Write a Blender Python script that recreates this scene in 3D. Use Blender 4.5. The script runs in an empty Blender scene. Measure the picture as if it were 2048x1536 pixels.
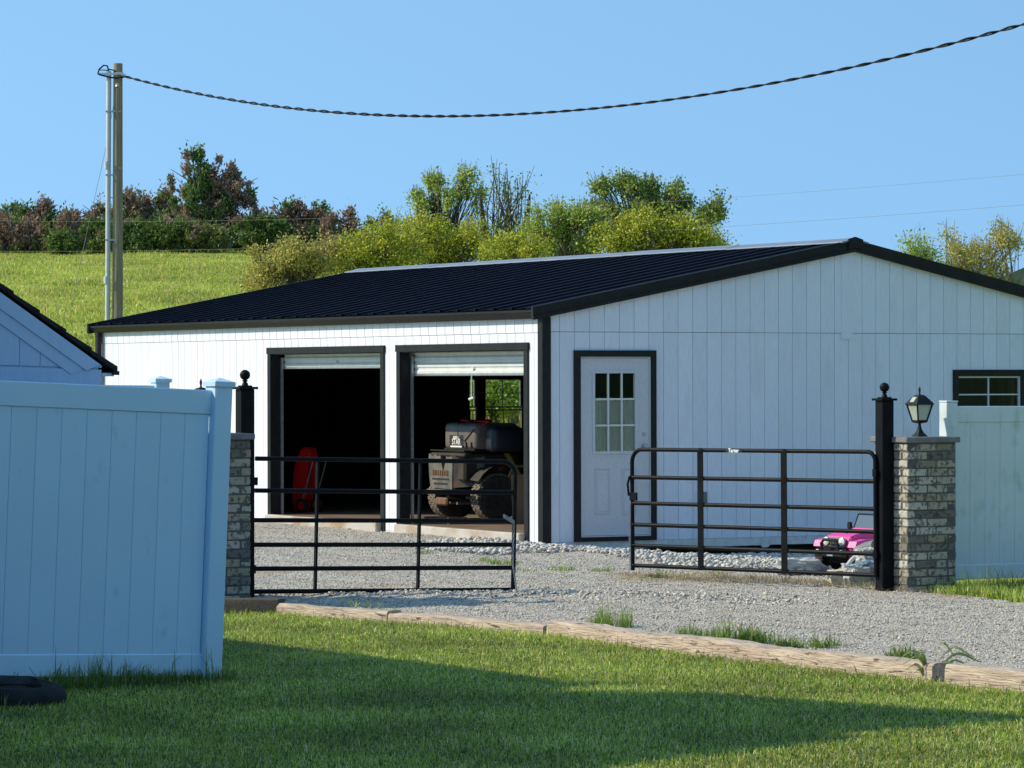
import bpy, bmesh, math, random
import numpy as np
from mathutils import Vector, Matrix, noise as mnoise
from math import radians, sin, cos, tan, pi, sqrt, atan2

rnd = random.Random(7)
nr = np.random.default_rng(11)
SC = bpy.context.scene
COL = SC.collection

# ------------------------------------------------------------------ camera
F, CX, HY, EYE = 7300.0, 1024.0, 730.0, 2.055      # focal length etc. in photograph pixels, eye height in m
cd = bpy.data.cameras.new("camera"); cam = bpy.data.objects.new("camera", cd); COL.objects.link(cam)
cam.location = (0, 0, EYE); cam.rotation_euler = (radians(90), 0, 0)
cd.sensor_fit = 'HORIZONTAL'; cd.sensor_width = 36.0; cd.lens = 36.0 * F / 2048.0
cd.shift_y = -(768.0 - HY) / 2048.0
cd.clip_start = 0.5; cd.clip_end = 5000
SC.camera = cam

# ------------------------------------------------------------------ light
SUN_A, SUN_B = 1.40, -0.10       # ground offset of a shadow per metre of height (x, y)
sun_dir = Vector((-SUN_A, -SUN_B, 1.0)).normalized()        # towards the sun
ELEV = math.asin(sun_dir.z); AZ = atan2(sun_dir.x, sun_dir.y)
sd = bpy.data.lights.new("sun", 'SUN'); sd.energy = 2.0; sd.angle = radians(0.5); sd.color = (1.0, 0.89, 0.67)
so = bpy.data.objects.new("sun", sd); COL.objects.link(so)
so.rotation_euler = (-sun_dir).to_track_quat('-Z', 'Y').to_euler(); so.location = (-30, 0, 40)

w = bpy.data.worlds.new("World"); SC.world = w; w.use_nodes = True
nt = w.node_tree; nt.nodes.clear()
out = nt.nodes.new('ShaderNodeOutputWorld'); bg = nt.nodes.new('ShaderNodeBackground')
sky = nt.nodes.new('ShaderNodeTexSky'); sky.sky_type = 'NISHITA'; sky.sun_disc = False
sky.sun_elevation = ELEV; sky.sun_rotation = AZ
sky.air_density = 1.0; sky.dust_density = 0.0; sky.ozone_density = 2.2; sky.altitude = 200
tc = nt.nodes.new('ShaderNodeTexCoord'); sx = nt.nodes.new('ShaderNodeSeparateXYZ'); cxn = nt.nodes.new('ShaderNodeCombineXYZ')
mx = nt.nodes.new('ShaderNodeMath'); mx.operation = 'MAXIMUM'; mx.inputs[1].default_value = 0.0
ma = nt.nodes.new('ShaderNodeMath'); ma.operation = 'MULTIPLY_ADD'; ma.inputs[1].default_value = 2.4; ma.inputs[2].default_value = 0.62
nm = nt.nodes.new('ShaderNodeVectorMath'); nm.operation = 'NORMALIZE'
hs = nt.nodes.new('ShaderNodeHueSaturation'); hs.inputs['Saturation'].default_value = 0.99; hs.inputs['Hue'].default_value = 0.480; hs.inputs['Value'].default_value = 0.85
L = nt.links.new
L(tc.outputs['Generated'], sx.inputs[0]); L(sx.outputs[0], cxn.inputs[0]); L(sx.outputs[1], cxn.inputs[1])
L(sx.outputs[2], mx.inputs[0]); L(mx.outputs[0], ma.inputs[0]); L(ma.outputs[0], cxn.inputs[2])
L(cxn.outputs[0], nm.inputs[0]); L(nm.outputs[0], sky.inputs['Vector'])
L(sky.outputs[0], hs.inputs['Color']); L(hs.outputs[0], bg.inputs[0]); bg.inputs[1].default_value = 0.15
L(bg.outputs[0], out.inputs[0])
w.name = "sky"

vs = SC.view_settings
vs.view_transform = 'Standard'; vs.look = 'None'; vs.exposure = 1.32; vs.gamma = 1.0; vs.use_curve_mapping = False

# ------------------------------------------------------------------ frames of reference
PHI = radians(28.5); CP, SP = cos(PHI), sin(PHI)
YC = 42.2; XC = (1087 - CX) / F * YC; TILT = 0.0045
def X_at(px, Y): return (px - CX) / F * Y
def Z_at(py, Y): return EYE - (py - HY) / F * Y
def U_at(px, v=0.0):
    k = (px - CX) / F
    return (k * (YC + v * CP) - XC + v * SP) / (CP - k * SP)
def V_at(px, u=0.0):
    k = (px - CX) / F
    return (XC + u * CP - k * (YC + u * SP)) / (SP + k * CP)
def bw(u, v, z=0.0): return Vector((XC + u * CP - v * SP, YC + u * SP + v * CP, z - TILT * v))
def bz(py, u, v): return Z_at(py, YC + u * SP + v * CP) + TILT * v

_cpb = [(.3, -.3, -.08), (.9, -.3, -.15), (1.5, -.3, -.20), (2.3, -.3, -.235), (3.2, -.3, -.245), (4.2, -.3, -.25), (5.5, -.3, -.255), (7, -.3, -.26), (2, .8, -.24), (4, .8, -.26), (-.3, .6, -.01), (-.3, 2.5, -.012), (-.3, 4.5, -.045), (-.3, 7.5, -.055), (-.3, 10, -.07), (-.3, 13, -.09)]
_cp = np.array([(XC + u * CP - v * SP, YC + u * SP + v * CP, z) for u, v, z in _cpb] + [(-2, 22.9, .065), (0, 18, .07), (4, 19, .05), (-2.4, 31.8, 0), (3.5, 34.4, -.085), (.4, 41.5, -.03), (-3.2, 48.5, -.06),
    (-6, 54, -.1), (2.2, 42.4, -.20), (3.6, 43.0, -.22), (5, 43.6, -.22), (8, 46, -.25), (6, 34, -.09), (0, 33, 0), (1.2, 37, -.08), (-6, 25, .05), (8, 25, 0),
    (-1, 38, -.02), (-4, 40, -.02), (1.0, 41.3, -.06), (3, 39, -.19), (4, 37, -.14), (-12, 30, 0), (14, 30, -.1), (0, 5, .1), (.6, 27, .03), (2.9, 23.6, .04)])
def H(x, y):
    x = np.asarray(x, float); y = np.asarray(y, float)
    shp = np.broadcast(x, y).shape
    xf = np.broadcast_to(x, shp).ravel(); yf = np.broadcast_to(y, shp).ravel()
    d2 = (xf[:, None] - _cp[None, :, 0]) ** 2 + (yf[:, None] - _cp[None, :, 1]) ** 2 + .15
    wt = 1.0 / d2 ** 1.6
    z = (wt * _cp[None, :, 2]).sum(1) / wt.sum(1)
    # the field climbs behind the garage, to a crest, higher on the left
    ang = xf / np.maximum(yf, 20)
    side = np.clip((0.02 - ang) / 0.10, 0, 1); side = side * side * (3 - 2 * side)
    sl = 0.026 + (0.0632 - 0.026) * side
    t = np.clip(yf - 56, 0, None)
    ramp = np.where(t < 12, t * t / 24, t - 6)
    rise = ramp * sl
    crest = np.clip((yf - 185) / 40, 0, 1)
    fall = np.clip(yf - 195, 0, None)
    rise = rise - crest * 0.0 - fall * (sl + 0.012)
    rise = np.where(yf > 195, np.maximum(rise, -8), rise)
    und = 0.10 * np.sin(xf * .21 + 1) * np.sin(yf * .13) * np.clip((yf - 60) / 30, 0, 1)
    return (z + rise + und).reshape(shp)
def Hs(x, y): return float(H(np.array([x]), np.array([y]))[0])

# ------------------------------------------------------------------ object helpers
def link(o, parent=None):
    COL.objects.link(o)
    if parent is not None: o.parent = parent
    return o
def tag(o, label=None, cat=None, group=None, kind=None):
    if label: o['label'] = label
    if cat: o['category'] = cat
    if group: o['group'] = group
    if kind: o['kind'] = kind
    return o
def thing(name, label, cat, loc=(0, 0, 0), rot=(0, 0, 0), group=None):
    o = bpy.data.objects.new(name, None); o.empty_display_size = 0.2
    o.location = loc; o.rotation_euler = rot
    link(o); return tag(o, label, cat, group)
def copy_tree(o, parent=None):
    c = o.copy(); COL.objects.link(c)
    if parent is not None: c.parent = parent
    for ch in list(o.children): copy_tree(ch, c)
    return c

def np_mesh(name, verts, faces, mat, parent=None, smooth=False):
    me = bpy.data.meshes.new(name)
    verts = np.ascontiguousarray(verts, dtype=np.float32); faces = np.ascontiguousarray(faces, dtype=np.int32)
    nf, k = faces.shape
    me.vertices.add(len(verts)); me.vertices.foreach_set('co', verts.ravel())
    me.loops.add(nf * k); me.loops.foreach_set('vertex_index', faces.ravel())
    me.polygons.add(nf); me.polygons.foreach_set('loop_start', np.arange(0, nf * k, k, dtype=np.int32))
    me.update(calc_edges=True)
    if smooth: me.polygons.foreach_set('use_smooth', np.ones(nf, dtype=bool))
    for m in (mat if isinstance(mat, (list, tuple)) else [mat]): me.materials.append(m)
    o = bpy.data.objects.new(name, me)
    return link(o, parent)

class MB:
    def __init__(s): s.bm = bmesh.new(); s.mi = 0
    def _fin(s, vs, fs, M):
        if M is not None:
            for v in vs: v.co = M @ v.co
        for f in fs: f.material_index = s.mi
    def faces(s, pts, fcs, M=None):
        vs = [s.bm.verts.new(p) for p in pts]; fs = []
        for f in fcs:
            try: fs.append(s.bm.faces.new([vs[i] for i in f]))
            except ValueError: pass
        s._fin(vs, fs, M); return vs, fs
    def box(s, x0, x1, y0, y1, z0, z1, bev=0, M=None, seg=1):
        p = [(x0, y0, z0), (x1, y0, z0), (x1, y1, z0), (x0, y1, z0), (x0, y0, z1), (x1, y0, z1), (x1, y1, z1), (x0, y1, z1)]
        vs, fs = s.faces(p, [(0, 3, 2, 1), (4, 5, 6, 7), (0, 1, 5, 4), (1, 2, 6, 5), (2, 3, 7, 6), (3, 0, 4, 7)])
        if bev > 0:
            es = list({e for f in fs for e in f.edges})
            r = bmesh.ops.bevel(s.bm, geom=es, offset=bev, segments=seg, affect='EDGES', profile=.5)
            fs = list({f for v in r['verts'] for f in v.link_faces}); vs = list({v for f in fs for v in f.verts})
        s._fin(vs, fs, M); return s
    def prism(s, poly, ext, M=None):
        n = len(poly); e = Vector(ext)
        a = [Vector(p) for p in poly]; b = [p + e for p in a]
        fc = [tuple(range(n - 1, -1, -1)), tuple(range(n, 2 * n))] + [(i, (i + 1) % n, n + (i + 1) % n, n + i) for i in range(n)]
        s.faces(a + b, fc, M); return s
    def tube(s, pts, r, n=8, M=None, cap=True):
        pts = [Vector(p) for p in pts]; m = len(pts)
        rr = r if isinstance(r, (list, tuple)) else [r] * m
        rings = []; prevx = None
        for i, p in enumerate(pts):
            t = (pts[min(i + 1, m - 1)] - pts[max(i - 1, 0)]).normalized()
            if prevx is None:
                up = Vector((0, 0, 1)) if abs(t.z) < .9 else Vector((1, 0, 0))
                xa = t.cross(up).normalized()
            else:
                xa = (prevx - t * prevx.dot(t)).normalized()
            ya = t.cross(xa); prevx = xa
            rings.append([p + (xa * cos(2 * pi * j / n) + ya * sin(2 * pi * j / n)) * rr[i] for j in range(n)])
        V = [v for g in rings for v in g]; Fc = []
        for i in range(m - 1):
            for j in range(n):
                Fc.append((i * n + j, i * n + (j + 1) % n, (i + 1) * n + (j + 1) % n, (i + 1) * n + j))
        if cap: Fc += [tuple(range(n - 1, -1, -1)), tuple((m - 1) * n + j for j in range(n))]
        s.faces(V, Fc, M); return s
    def lathe(s, prof, n=16, M=None, sq=False):
        V = []; Fc = []; m = len(prof)
        for (r, z) in prof:
            for j in range(n):
                a = 2 * pi * (j + (.5 if sq else 0)) / n
                q = r / cos(pi / n) if sq else r
                V.append((q * cos(a), q * sin(a), z))
        for i in range(m - 1):
            for j in range(n): Fc.append((i * n + j, i * n + (j + 1) % n, (i + 1) * n + (j + 1) % n, (i + 1) * n + j))
        Fc += [tuple(range(n - 1, -1, -1)), tuple((m - 1) * n + j for j in range(n))]
        s.faces(V, Fc, M); return s
    def ball(s, c, r, M=None, u=14, v=9, sc=(1, 1, 1)):
        prof = [(max(r * sin(pi * i / v), 1e-4), -r * cos(pi * i / v)) for i in range(v + 1)]
        T = Matrix.Translation(c) @ Matrix.Diagonal((sc[0], sc[1], sc[2], 1))
        return s.lathe(prof, u, (M @ T) if M is not None else T)
    def build(s, name, mat, parent=None, smooth=False, ang=40, label=None, kind=None):
        bmesh.ops.recalc_face_normals(s.bm, faces=s.bm.faces[:])
        me = bpy.data.meshes.new(name); s.bm.to_mesh(me); s.bm.free()
        for m in (mat if isinstance(mat, (list, tuple)) else [mat]): me.materials.append(m)
        if smooth:
            me.polygons.foreach_set('use_smooth', np.ones(len(me.polygons), dtype=bool))
            me.set_sharp_from_angle(angle=radians(ang))
        o = bpy.data.objects.new(name, me)
        link(o, parent); tag(o, label, None, None, kind); return o

def T(x, y, z): return Matrix.Translation((x, y, z))
def R(a, ax='Z'): return Matrix.Rotation(radians(a), 4, ax)

def text_obj(name, body, size, mat, parent, M, extrude=0.001, bold=0.0):
    cu = bpy.data.curves.new(name, 'FONT'); cu.body = body; cu.size = size; cu.align_x = 'CENTER'; cu.align_y = 'CENTER'
    cu.extrude = extrude; cu.offset = bold; cu.resolution_u = 3
    to = bpy.data.objects.new(name + "_src", cu); COL.objects.link(to)
    dg = bpy.context.evaluated_depsgraph_get()
    me = bpy.data.meshes.new_from_object(to.evaluated_get(dg)); me.name = name
    bpy.data.objects.remove(to); bpy.data.curves.remove(cu)
    me.transform(M); me.materials.clear(); me.materials.append(mat)
    o = bpy.data.objects.new(name, me); return link(o, parent)

# ------------------------------------------------------------------ materials
def mat(name, c1, c2=None, rough=.6, scale=6, stretch=(1, 1, 1), bump=0.0, bscale=None, bstretch=None, metal=0, spec=.5, detail=4, lo=.35, hi=.65,
        rand=0.0, c3=None, s3=1.0, lo3=.5, hi3=.7, transl=0.0, island=False, bdist=.01, str3=(1, 1, 1)):
    m = bpy.data.materials.new(name); m.use_nodes = True
    t = m.node_tree; n = t.nodes; l = t.links.new
    b = n['Principled BSDF']; b.inputs['Roughness'].default_value = rough; b.inputs['Metallic'].default_value = metal
    b.inputs['Specular IOR Level'].default_value = spec
    c = n.new('ShaderNodeTexCoord')
    def noise(sc, stv, dt):
        mp = n.new('ShaderNodeMapping'); mp.inputs['Scale'].default_value = stv
        l(c.outputs['Object'], mp.inputs[0])
        if rand:
            oi = n.new('ShaderNodeObjectInfo'); ml = n.new('ShaderNodeMath'); ml.operation = 'MULTIPLY'; ml.inputs[1].default_value = 37.0
            l(oi.outputs['Random'], ml.inputs[0]); l(ml.outputs[0], mp.inputs['Location'])
        x = n.new('ShaderNodeTexNoise'); x.inputs['Scale'].default_value = sc; x.inputs['Detail'].default_value = dt
        l(mp.outputs[0], x.inputs['Vector']); return x
    def ramp(fac, a, bb):
        r = n.new('ShaderNodeMapRange'); r.inputs['From Min'].default_value = a; r.inputs['From Max'].default_value = bb
        l(fac, r.inputs['Value']); return r.outputs[0]
    def mix(fac, a, bb):
        x = n.new('ShaderNodeMix'); x.data_type = 'RGBA'
        l(fac, x.inputs['Factor'])
        for i, q in ((6, a), (7, bb)):
            if isinstance(q, tuple): x.inputs[i].default_value = (*q, 1)
            else: l(q, x.inputs[i])
        return x.outputs[2]
    col = None
    if c2 is not None:
        if island:
            g = n.new('ShaderNodeNewGeometry'); f = g.outputs['Random Per Island']
            col = mix(f, c1, c2)
        else:
            f = ramp(noise(scale, stretch, detail).outputs[0], lo, hi); col = mix(f, c1, c2)
    if c3 is not None:
        f = ramp(noise(s3, str3, 5).outputs[0], lo3, hi3); col = mix(f, col if col is not None else c1, c3)
    if rand:
        oi = n.new('ShaderNodeObjectInfo'); mr = n.new('ShaderNodeMapRange'); mr.inputs['To Min'].default_value = 1 - rand; mr.inputs['To Max'].default_value = 1 + rand
        l(oi.outputs['Random'], mr.inputs['Value'])
        hv = n.new('ShaderNodeHueSaturation')
        if col is None: hv.inputs['Color'].default_value = (*c1, 1)
        else: l(col, hv.inputs['Color'])
        l(mr.outputs[0], hv.inputs['Value']); col = hv.outputs[0]
    if col is None: b.inputs['Base Color'].default_value = (*c1, 1)
    else: l(col, b.inputs['Base Color'])
    if bump:
        x = noise(bscale or scale, bstretch or stretch, 6); bp = n.new('ShaderNodeBump'); bp.inputs['Strength'].default_value = bump; bp.inputs['Distance'].default_value = bdist
        l(x.outputs[0], bp.inputs['Height']); l(bp.outputs[0], b.inputs['Normal'])
    if transl:
        tr = n.new('ShaderNodeBsdfTranslucent'); ms = n.new('ShaderNodeMixShader'); ms.inputs[0].default_value = transl
        if col is None: tr.inputs[0].default_value = (*c1, 1)
        else: l(col, tr.inputs[0])
        l(b.outputs[0], ms.inputs[1]); l(tr.outputs[0], ms.inputs[2]); l(ms.outputs[0], n['Material Output'].inputs[0])
    return m

SKY_TINTED_WHITE = (.755, .78, .875)  # white paint with some blue of the skylit shade mixed in
m_siding = mat("white_siding", SKY_TINTED_WHITE, (.70, .725, .815), .62, 60, (1, 1, .12), .35, 90, (1, 1, .1), bdist=.004, rand=.03, c3=(.58, .59, .63), s3=3.0, lo3=.60, hi3=.95, str3=(1, 1, .35))
m_wallcore = mat("wall_core", (.17, .18, .20), rough=.9)
m_black = mat("black_trim", (.012, .0125, .014), (.018, .018, .019), .5, 9, spec=.2, bump=.08, bscale=60, bdist=.003)
m_roof = mat("black_roof_metal", (.0028, .0038, .010), (.0045, .0060, .0135), .6, 3, spec=.03)
m_cap = mat("ridge_metal", (.20, .23, .29), (.25, .28, .33), .45, 2, metal=.35)
m_curtain = mat("door_curtain_metal", (.66, .68, .67), (.58, .60, .60), .4, 5, metal=.0)
m_rubber = mat("rubber", (.012, .012, .014), (.02, .02, .021), .75, 12, spec=.2)
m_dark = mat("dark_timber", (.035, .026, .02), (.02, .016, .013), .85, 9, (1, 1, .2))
m_board = mat("brown_board", (.20, .11, .06), (.10, .06, .035), .8, 10, (1, 1, .15), .3)
m_slab = mat("concrete_slab", (.52, .49, .45), (.42, .36, .30), .85, 3, bump=.3, bscale=30, c3=(.33, .22, .13), s3=1.2, lo3=.48, hi3=.62)
m_floor = mat("dirty_floor", (.20, .13, .085), (.12, .08, .055), .9, 2.2, bump=.3, bscale=40)
m_skirt = mat("skirt_board", (.70, .70, .70), (.55, .55, .55), .7, 8, c3=(.2, .19, .17), s3=30, lo3=.66, hi3=.7)
m_doorleaf = mat("door_paint", (.60, .60, .65), (.55, .55, .60), .45, 30, bump=.1, bscale=120, bdist=.002)
m_white = mat("white_frame", (.66, .66, .65), rough=.4)
m_reflection = mat("reflection_cloth", (.86, .80, .70), (.74, .69, .60), .9, 6, (6, 6, 1))  # pale colour stands in for a bright reflection in the door glass
m_vinyl_skytint = mat("sky_tinted_vinyl", (.54, .74, .90), (.51, .70, .86), .42, 2.0, c3=(.30, .38, .44), s3=7.0, lo3=.64, hi3=.95, str3=(1, 1, .6), bump=.05, bscale=4, rand=.012)  # white vinyl; the skylight blue of its shade is put into the colour
m_vinyl_stain = mat("stained_vinyl", (.63, .70, .74), (.59, .66, .69), .45, 2.2, c3=(.36, .45, .38), s3=5.0, lo3=.55, hi3=.85, str3=(1.4, 1.4, .7))
m_mortar = mat("mortar", (.13, .126, .12), (.09, .087, .083), .95, 20, bump=.4, bscale=80)
def brick_mat():
    m = bpy.data.materials.new("tumbled_brick"); m.use_nodes = True; t = m.node_tree; n = t.nodes; l = t.links.new
    b = n['Principled BSDF']; b.inputs['Roughness'].default_value = .9; b.inputs['Specular IOR Level'].default_value = .2
    oi = n.new('ShaderNodeObjectInfo'); cr = n.new('ShaderNodeValToRGB'); e = cr.color_ramp.elements
    e[0].position = 0; e[0].color = (.16, .145, .125, 1); e[1].position = 1; e[1].color = (.50, .46, .38, 1)
    for p, c in ((.18, (.20, .175, .145)), (.30, (.36, .30, .21)), (.55, (.40, .355, .28)), (.80, (.45, .41, .335))): q = e.new(p); q.color = (*c, 1)
    l(oi.outputs['Random'], cr.inputs[0])
    tc_ = n.new('ShaderNodeTexCoord'); mp = n.new('ShaderNodeMapping'); ml = n.new('ShaderNodeMath'); ml.operation = 'MULTIPLY'; ml.inputs[1].default_value = 53.0
    l(oi.outputs['Random'], ml.inputs[0]); l(ml.outputs[0], mp.inputs['Location']); l(tc_.outputs['Object'], mp.inputs[0])
    no = n.new('ShaderNodeTexNoise'); no.inputs['Scale'].default_value = 26; no.inputs['Detail'].default_value = 7; l(mp.outputs[0], no.inputs['Vector'])
    mr = n.new('ShaderNodeMapRange'); mr.inputs['From Min'].default_value = .50; mr.inputs['From Max'].default_value = .62; l(no.outputs[0], mr.inputs['Value'])
    ms = n.new('ShaderNodeMath'); ms.operation = 'MULTIPLY'; ms.inputs[1].default_value = .8; l(mr.outputs[0], ms.inputs[0])
    mx_ = n.new('ShaderNodeMix'); mx_.data_type = 'RGBA'; l(ms.outputs[0], mx_.inputs['Factor']); l(cr.outputs[0], mx_.inputs[6]); mx_.inputs[7].default_value = (.06, .054, .048, 1)
    l(mx_.outputs[2], b.inputs['Base Color'])
    bp = n.new('ShaderNodeBump'); bp.inputs['Strength'].default_value = .6; bp.inputs['Distance'].default_value = .005; l(no.outputs[0], bp.inputs['Height']); l(bp.outputs[0], b.inputs['Normal'])
    return m
m_brick = brick_mat()
m_capstone = mat("cap_stone", (.20, .205, .215), (.14, .145, .15), .85, 12, bump=.4, bscale=50)
m_gate = mat("black_gate_paint", (.006, .007, .009), (.010, .011, .013), .45, 8, spec=.08)
m_galv = mat("galvanised", (.50, .52, .54), (.38, .40, .42), .35, 20, metal=.7)
m_pvc = mat("pale_conduit", (.62, .63, .64), (.54, .55, .56), .45, 5)
m_polewood = mat("pole_wood", (.36, .285, .185), (.25, .19, .12), .9, 7, (6, 6, .35), .6, 12, (8, 8, .4), c3=(.10, .075, .05), s3=3, lo3=.62, hi3=.75, str3=(6, 6, .5), bdist=.01)
m_cable = mat("black_cable", (.008, .009, .010), rough=.7, spec=.15)
m_alu = mat("bare_aluminium", (.62, .63, .65), rough=.35, metal=.6)
m_wire = mat("pale_wire", (.20, .21, .19), rough=.7, spec=.2)
m_timber = mat("weathered_timber", (.60, .49, .39), (.40, .31, .245), .9, 6, (.7, 5, 5), 1.0, 16, (.5, 6, 6), c3=(.10, .07, .05), s3=19, lo3=.60, hi3=.70, str3=(.45, 1.6, 1.9), bdist=.02)
m_timber_shaded = mat("shaded_old_timber", (.07, .06, .05), (.04, .035, .03), .9, 8, (5, .7, 5), .8, 16)  # cast shade on one timber is put into this darker colour
m_shingle = mat("black_shingle", (.010, .011, .014), (.018, .018, .021), .9, 60, bump=.5, bscale=120)
m_shed = mat("sky_tinted_shed_paint", (.45, .58, .78), (.42, .545, .73), .55, 40, (1, 1, .15), .2, 70, (1, 1, .1), bdist=.003)  # white paint carrying the blue of open shade in its colour
m_red = mat("red_plastic", (.66, .014, .012), (.55, .012, .01), .35, 4)
m_pink = mat("pink_plastic", (.72, .075, .36), (.66, .065, .32), .42, 4)
m_greyplastic = mat("grey_plastic", (.20, .20, .21), (.14, .14, .15), .6, 6)
m_mud = mat("muddy_grey_plastic", (.15, .15, .14), (.085, .08, .07), .7, 7, c3=(.20, .14, .09), s3=6, lo3=.56, hi3=.7)
m_muddark = mat("muddy_dark_panel", (.020, .020, .019), (.045, .038, .030), .8, 6)
m_tank = mat("tank_plastic", (.15, .13, .12), (.11, .097, .088), .5, 4)
m_labelblack = mat("label_black", (.012, .012, .014), rough=.5)
m_labelwhite = mat("label_white", (.78, .78, .76), rough=.6)
m_tyre = mat("dusty_tyre", (.05, .043, .035), (.028, .025, .022), .9, 14, bump=.4, bscale=50)
m_tyre2 = mat("tyre_lugs", (.20, .165, .125), (.13, .11, .085), .95, 14)
m_rim = mat("rusty_rim", (.08, .045, .03), (.045, .03, .022), .7, 12)
m_moss = mat("moss_edge", (.30, .30, .09), (.20, .19, .06), .95, 30, bump=.8, bscale=60)
m_bag = mat("white_bag", (.50, .49, .47), (.30, .30, .30), .55, 5, bump=.4, bscale=9, c3=(.25, .30, .38), s3=4, lo3=.60, hi3=.66)
m_foam = mat("yellow_foam_block", (.62, .57, .40), (.50, .45, .30), .9, 12, bump=.6, bscale=25)
m_bluebag = mat("blue_sack", (.12, .20, .27), (.50, .56, .58), .5, 4, lo=.5, hi=.56)
m_palewood = mat("pale_board", (.66, .56, .40), (.56, .46, .32), .8, 12, (1, 1, 1))
m_headlight = mat("headlight_lens", (.70, .74, .72), rough=.15)
m_toyglass = mat("smoky_screen", (.10, .15, .19), rough=.12)
def glass_mat(name, tint, alpha):
    m = bpy.data.materials.new(name); m.use_nodes = True; t = m.node_tree; n = t.nodes; l = t.links.new
    n.clear(); o = n.new('ShaderNodeOutputMaterial'); tr = n.new('ShaderNodeBsdfTransparent'); gl = n.new('ShaderNodeBsdfGlossy'); gl.inputs['Roughness'].default_value = .03
    tr.inputs[0].default_value = (*tint, 1); fr = n.new('ShaderNodeFresnel'); fr.inputs[0].default_value = 1.45; mxx = n.new('ShaderNodeMixShader')
    l(fr.outputs[0], mxx.inputs[0]); l(tr.outputs[0], mxx.inputs[1]); l(gl.outputs[0], mxx.inputs[2]); l(mxx.outputs[0], o.inputs[0]); return m
m_glass = glass_mat("window_glass", (.85, .9, .88), .1)
m_screen = glass_mat("insect_screen", (.86, .84, .76), .1)
def lampglass():
    m = mat("frosted_lamp_glass", (.80, .86, .80), (.70, .76, .70), .25, 8, transl=.55); return m
m_lampglass = lampglass()
# ------------------------------------------------------------------ ground
def inside(poly, x, y):
    x = np.asarray(x); y = np.asarray(y); c = np.zeros(x.shape, bool); n = len(poly); j = n - 1
    for i in range(n):
        xi, yi = poly[i]; xj, yj = poly[j]
        cond = ((yi > y) != (yj > y)) & (x < (xj - xi) * (y - yi) / (yj - yi + 1e-12) + xi)
        c ^= cond; j = i
    return c
def dist_poly(poly, x, y):
    d = np.full(np.shape(x), 1e9); n = len(poly)
    for i in range(n):
        ax, ay = poly[i]; bx, by = poly[(i + 1) % n]
        ux, uy = bx - ax, by - ay; t = np.clip(((x - ax) * ux + (y - ay) * uy) / (ux * ux + uy * uy), 0, 1)
        d = np.minimum(d, np.hypot(x - ax - t * ux, y - ay - t * uy))
    return d
B = lambda u, v: tuple(bw(u, v)[:2])
TL = [(-2.6, 30.32), (-1.88, 30.03), (-.92, 28.88), (.31, 27.25), (1.6, 25.22), (2.77, 23.03), (4.3, 20.5)]     # timber line
GRAVEL = [(-4.0, 30.9)] + TL + [(9, 13.5), (15, 14), (15, 25), (7.2, 29.2), (4.75, 32.2), (3.75, 34.2), (4.6, 37.5), B(8.5, -.8), B(8.5, .6), B(.4, .6), B(.4, 13.0), B(-3, 14.5), (-8.2, 52), (-5.0, 36)]
PAD = [B(-.4, -.4), B(9, -.4), B(9, 14), B(-.4, 14)]

def grid_mesh(name, xs, ys, zfun, m, keep=None):
    X, Y = np.meshgrid(xs, ys); Z = zfun(X, Y)
    v = np.stack([X.ravel(), Y.ravel(), Z.ravel()], 1); nx, ny = len(xs), len(ys)
    a = (np.arange(ny - 1)[:, None] * nx + np.arange(nx - 1)[None, :]).ravel()
    f = np.stack([a, a + 1, a + 1 + nx, a + nx], 1)
    if keep is not None:
        cxm = X.ravel()[f].mean(1); cym = Y.ravel()[f].mean(1); f = f[keep(cxm, cym)]
        used = np.unique(f); remap = np.full(len(v), -1); remap[used] = np.arange(len(used)); v = v[used]; f = remap[f]
    return np_mesh(name, v, f, m, smooth=True)

def ground_material():
    m = mat("field_grass", (.38, .44, .06), (.22, .29, .04), .95, .55, (1, 1, 1), .9, 9, c3=(.34, .30, .10), s3=.35, lo3=.50, hi3=.70, bdist=.12, spec=.1, detail=8)
    return m
m_ground = ground_material()
def add_soil(m):
    t = m.node_tree; n = t.nodes; l = t.links.new; bs = n['Principled BSDF']; src = bs.inputs['Base Color'].links[0].from_socket
    at_ = n.new('ShaderNodeAttribute'); at_.attribute_name = 'soil'; x = n.new('ShaderNodeMix'); x.data_type = 'RGBA'
    l(at_.outputs['Fac'], x.inputs['Factor']); l(src, x.inputs[6]); x.inputs[7].default_value = (.075, .080, .026, 1); l(x.outputs[2], bs.inputs['Base Color'])
add_soil(m_ground)
_far = lambda a, b, n, p=2.2: a + (b - a) * np.linspace(0, 1, n) ** p
xs = np.concatenate([-_far(14, 900, 34)[::-1], np.arange(-13.75, 14, .25), _far(14, 900, 34)])
ys = np.concatenate([-_far(0, 60, 8, 1.5)[::-1][:-1], np.arange(0, 14, 1.0), np.arange(14, 58, .25), np.arange(58, 200, 2.0), _far(200, 1500, 26)])
def zt(X, Y):
    z = H(X, Y)
    ins = inside(GRAVEL, X, Y); d = dist_poly(GRAVEL, X, Y)
    z = z - np.where(ins, .07 * np.clip(d / .3, 0, 1), 0)
    pad = inside(PAD, X, Y)
    return np.where(pad, np.minimum(z, -.22), z)
ground = grid_mesh("ground", xs, ys, zt, m_ground); tag(ground, kind='structure')
_co = np.empty(len(ground.data.vertices) * 3, np.float32); ground.data.vertices.foreach_get('co', _co); _co = _co.reshape(-1, 3)
ground.data.attributes.new('soil', 'FLOAT', 'POINT').data.foreach_set('value', (np.clip((33 - _co[:, 1]) / 2, 0, 1) * np.clip((_co[:, 1] - 12) / 4, 0, 1) * np.clip((7 - np.abs(_co[:, 0])) / 2, 0, 1)).astype(np.float32))

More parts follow.
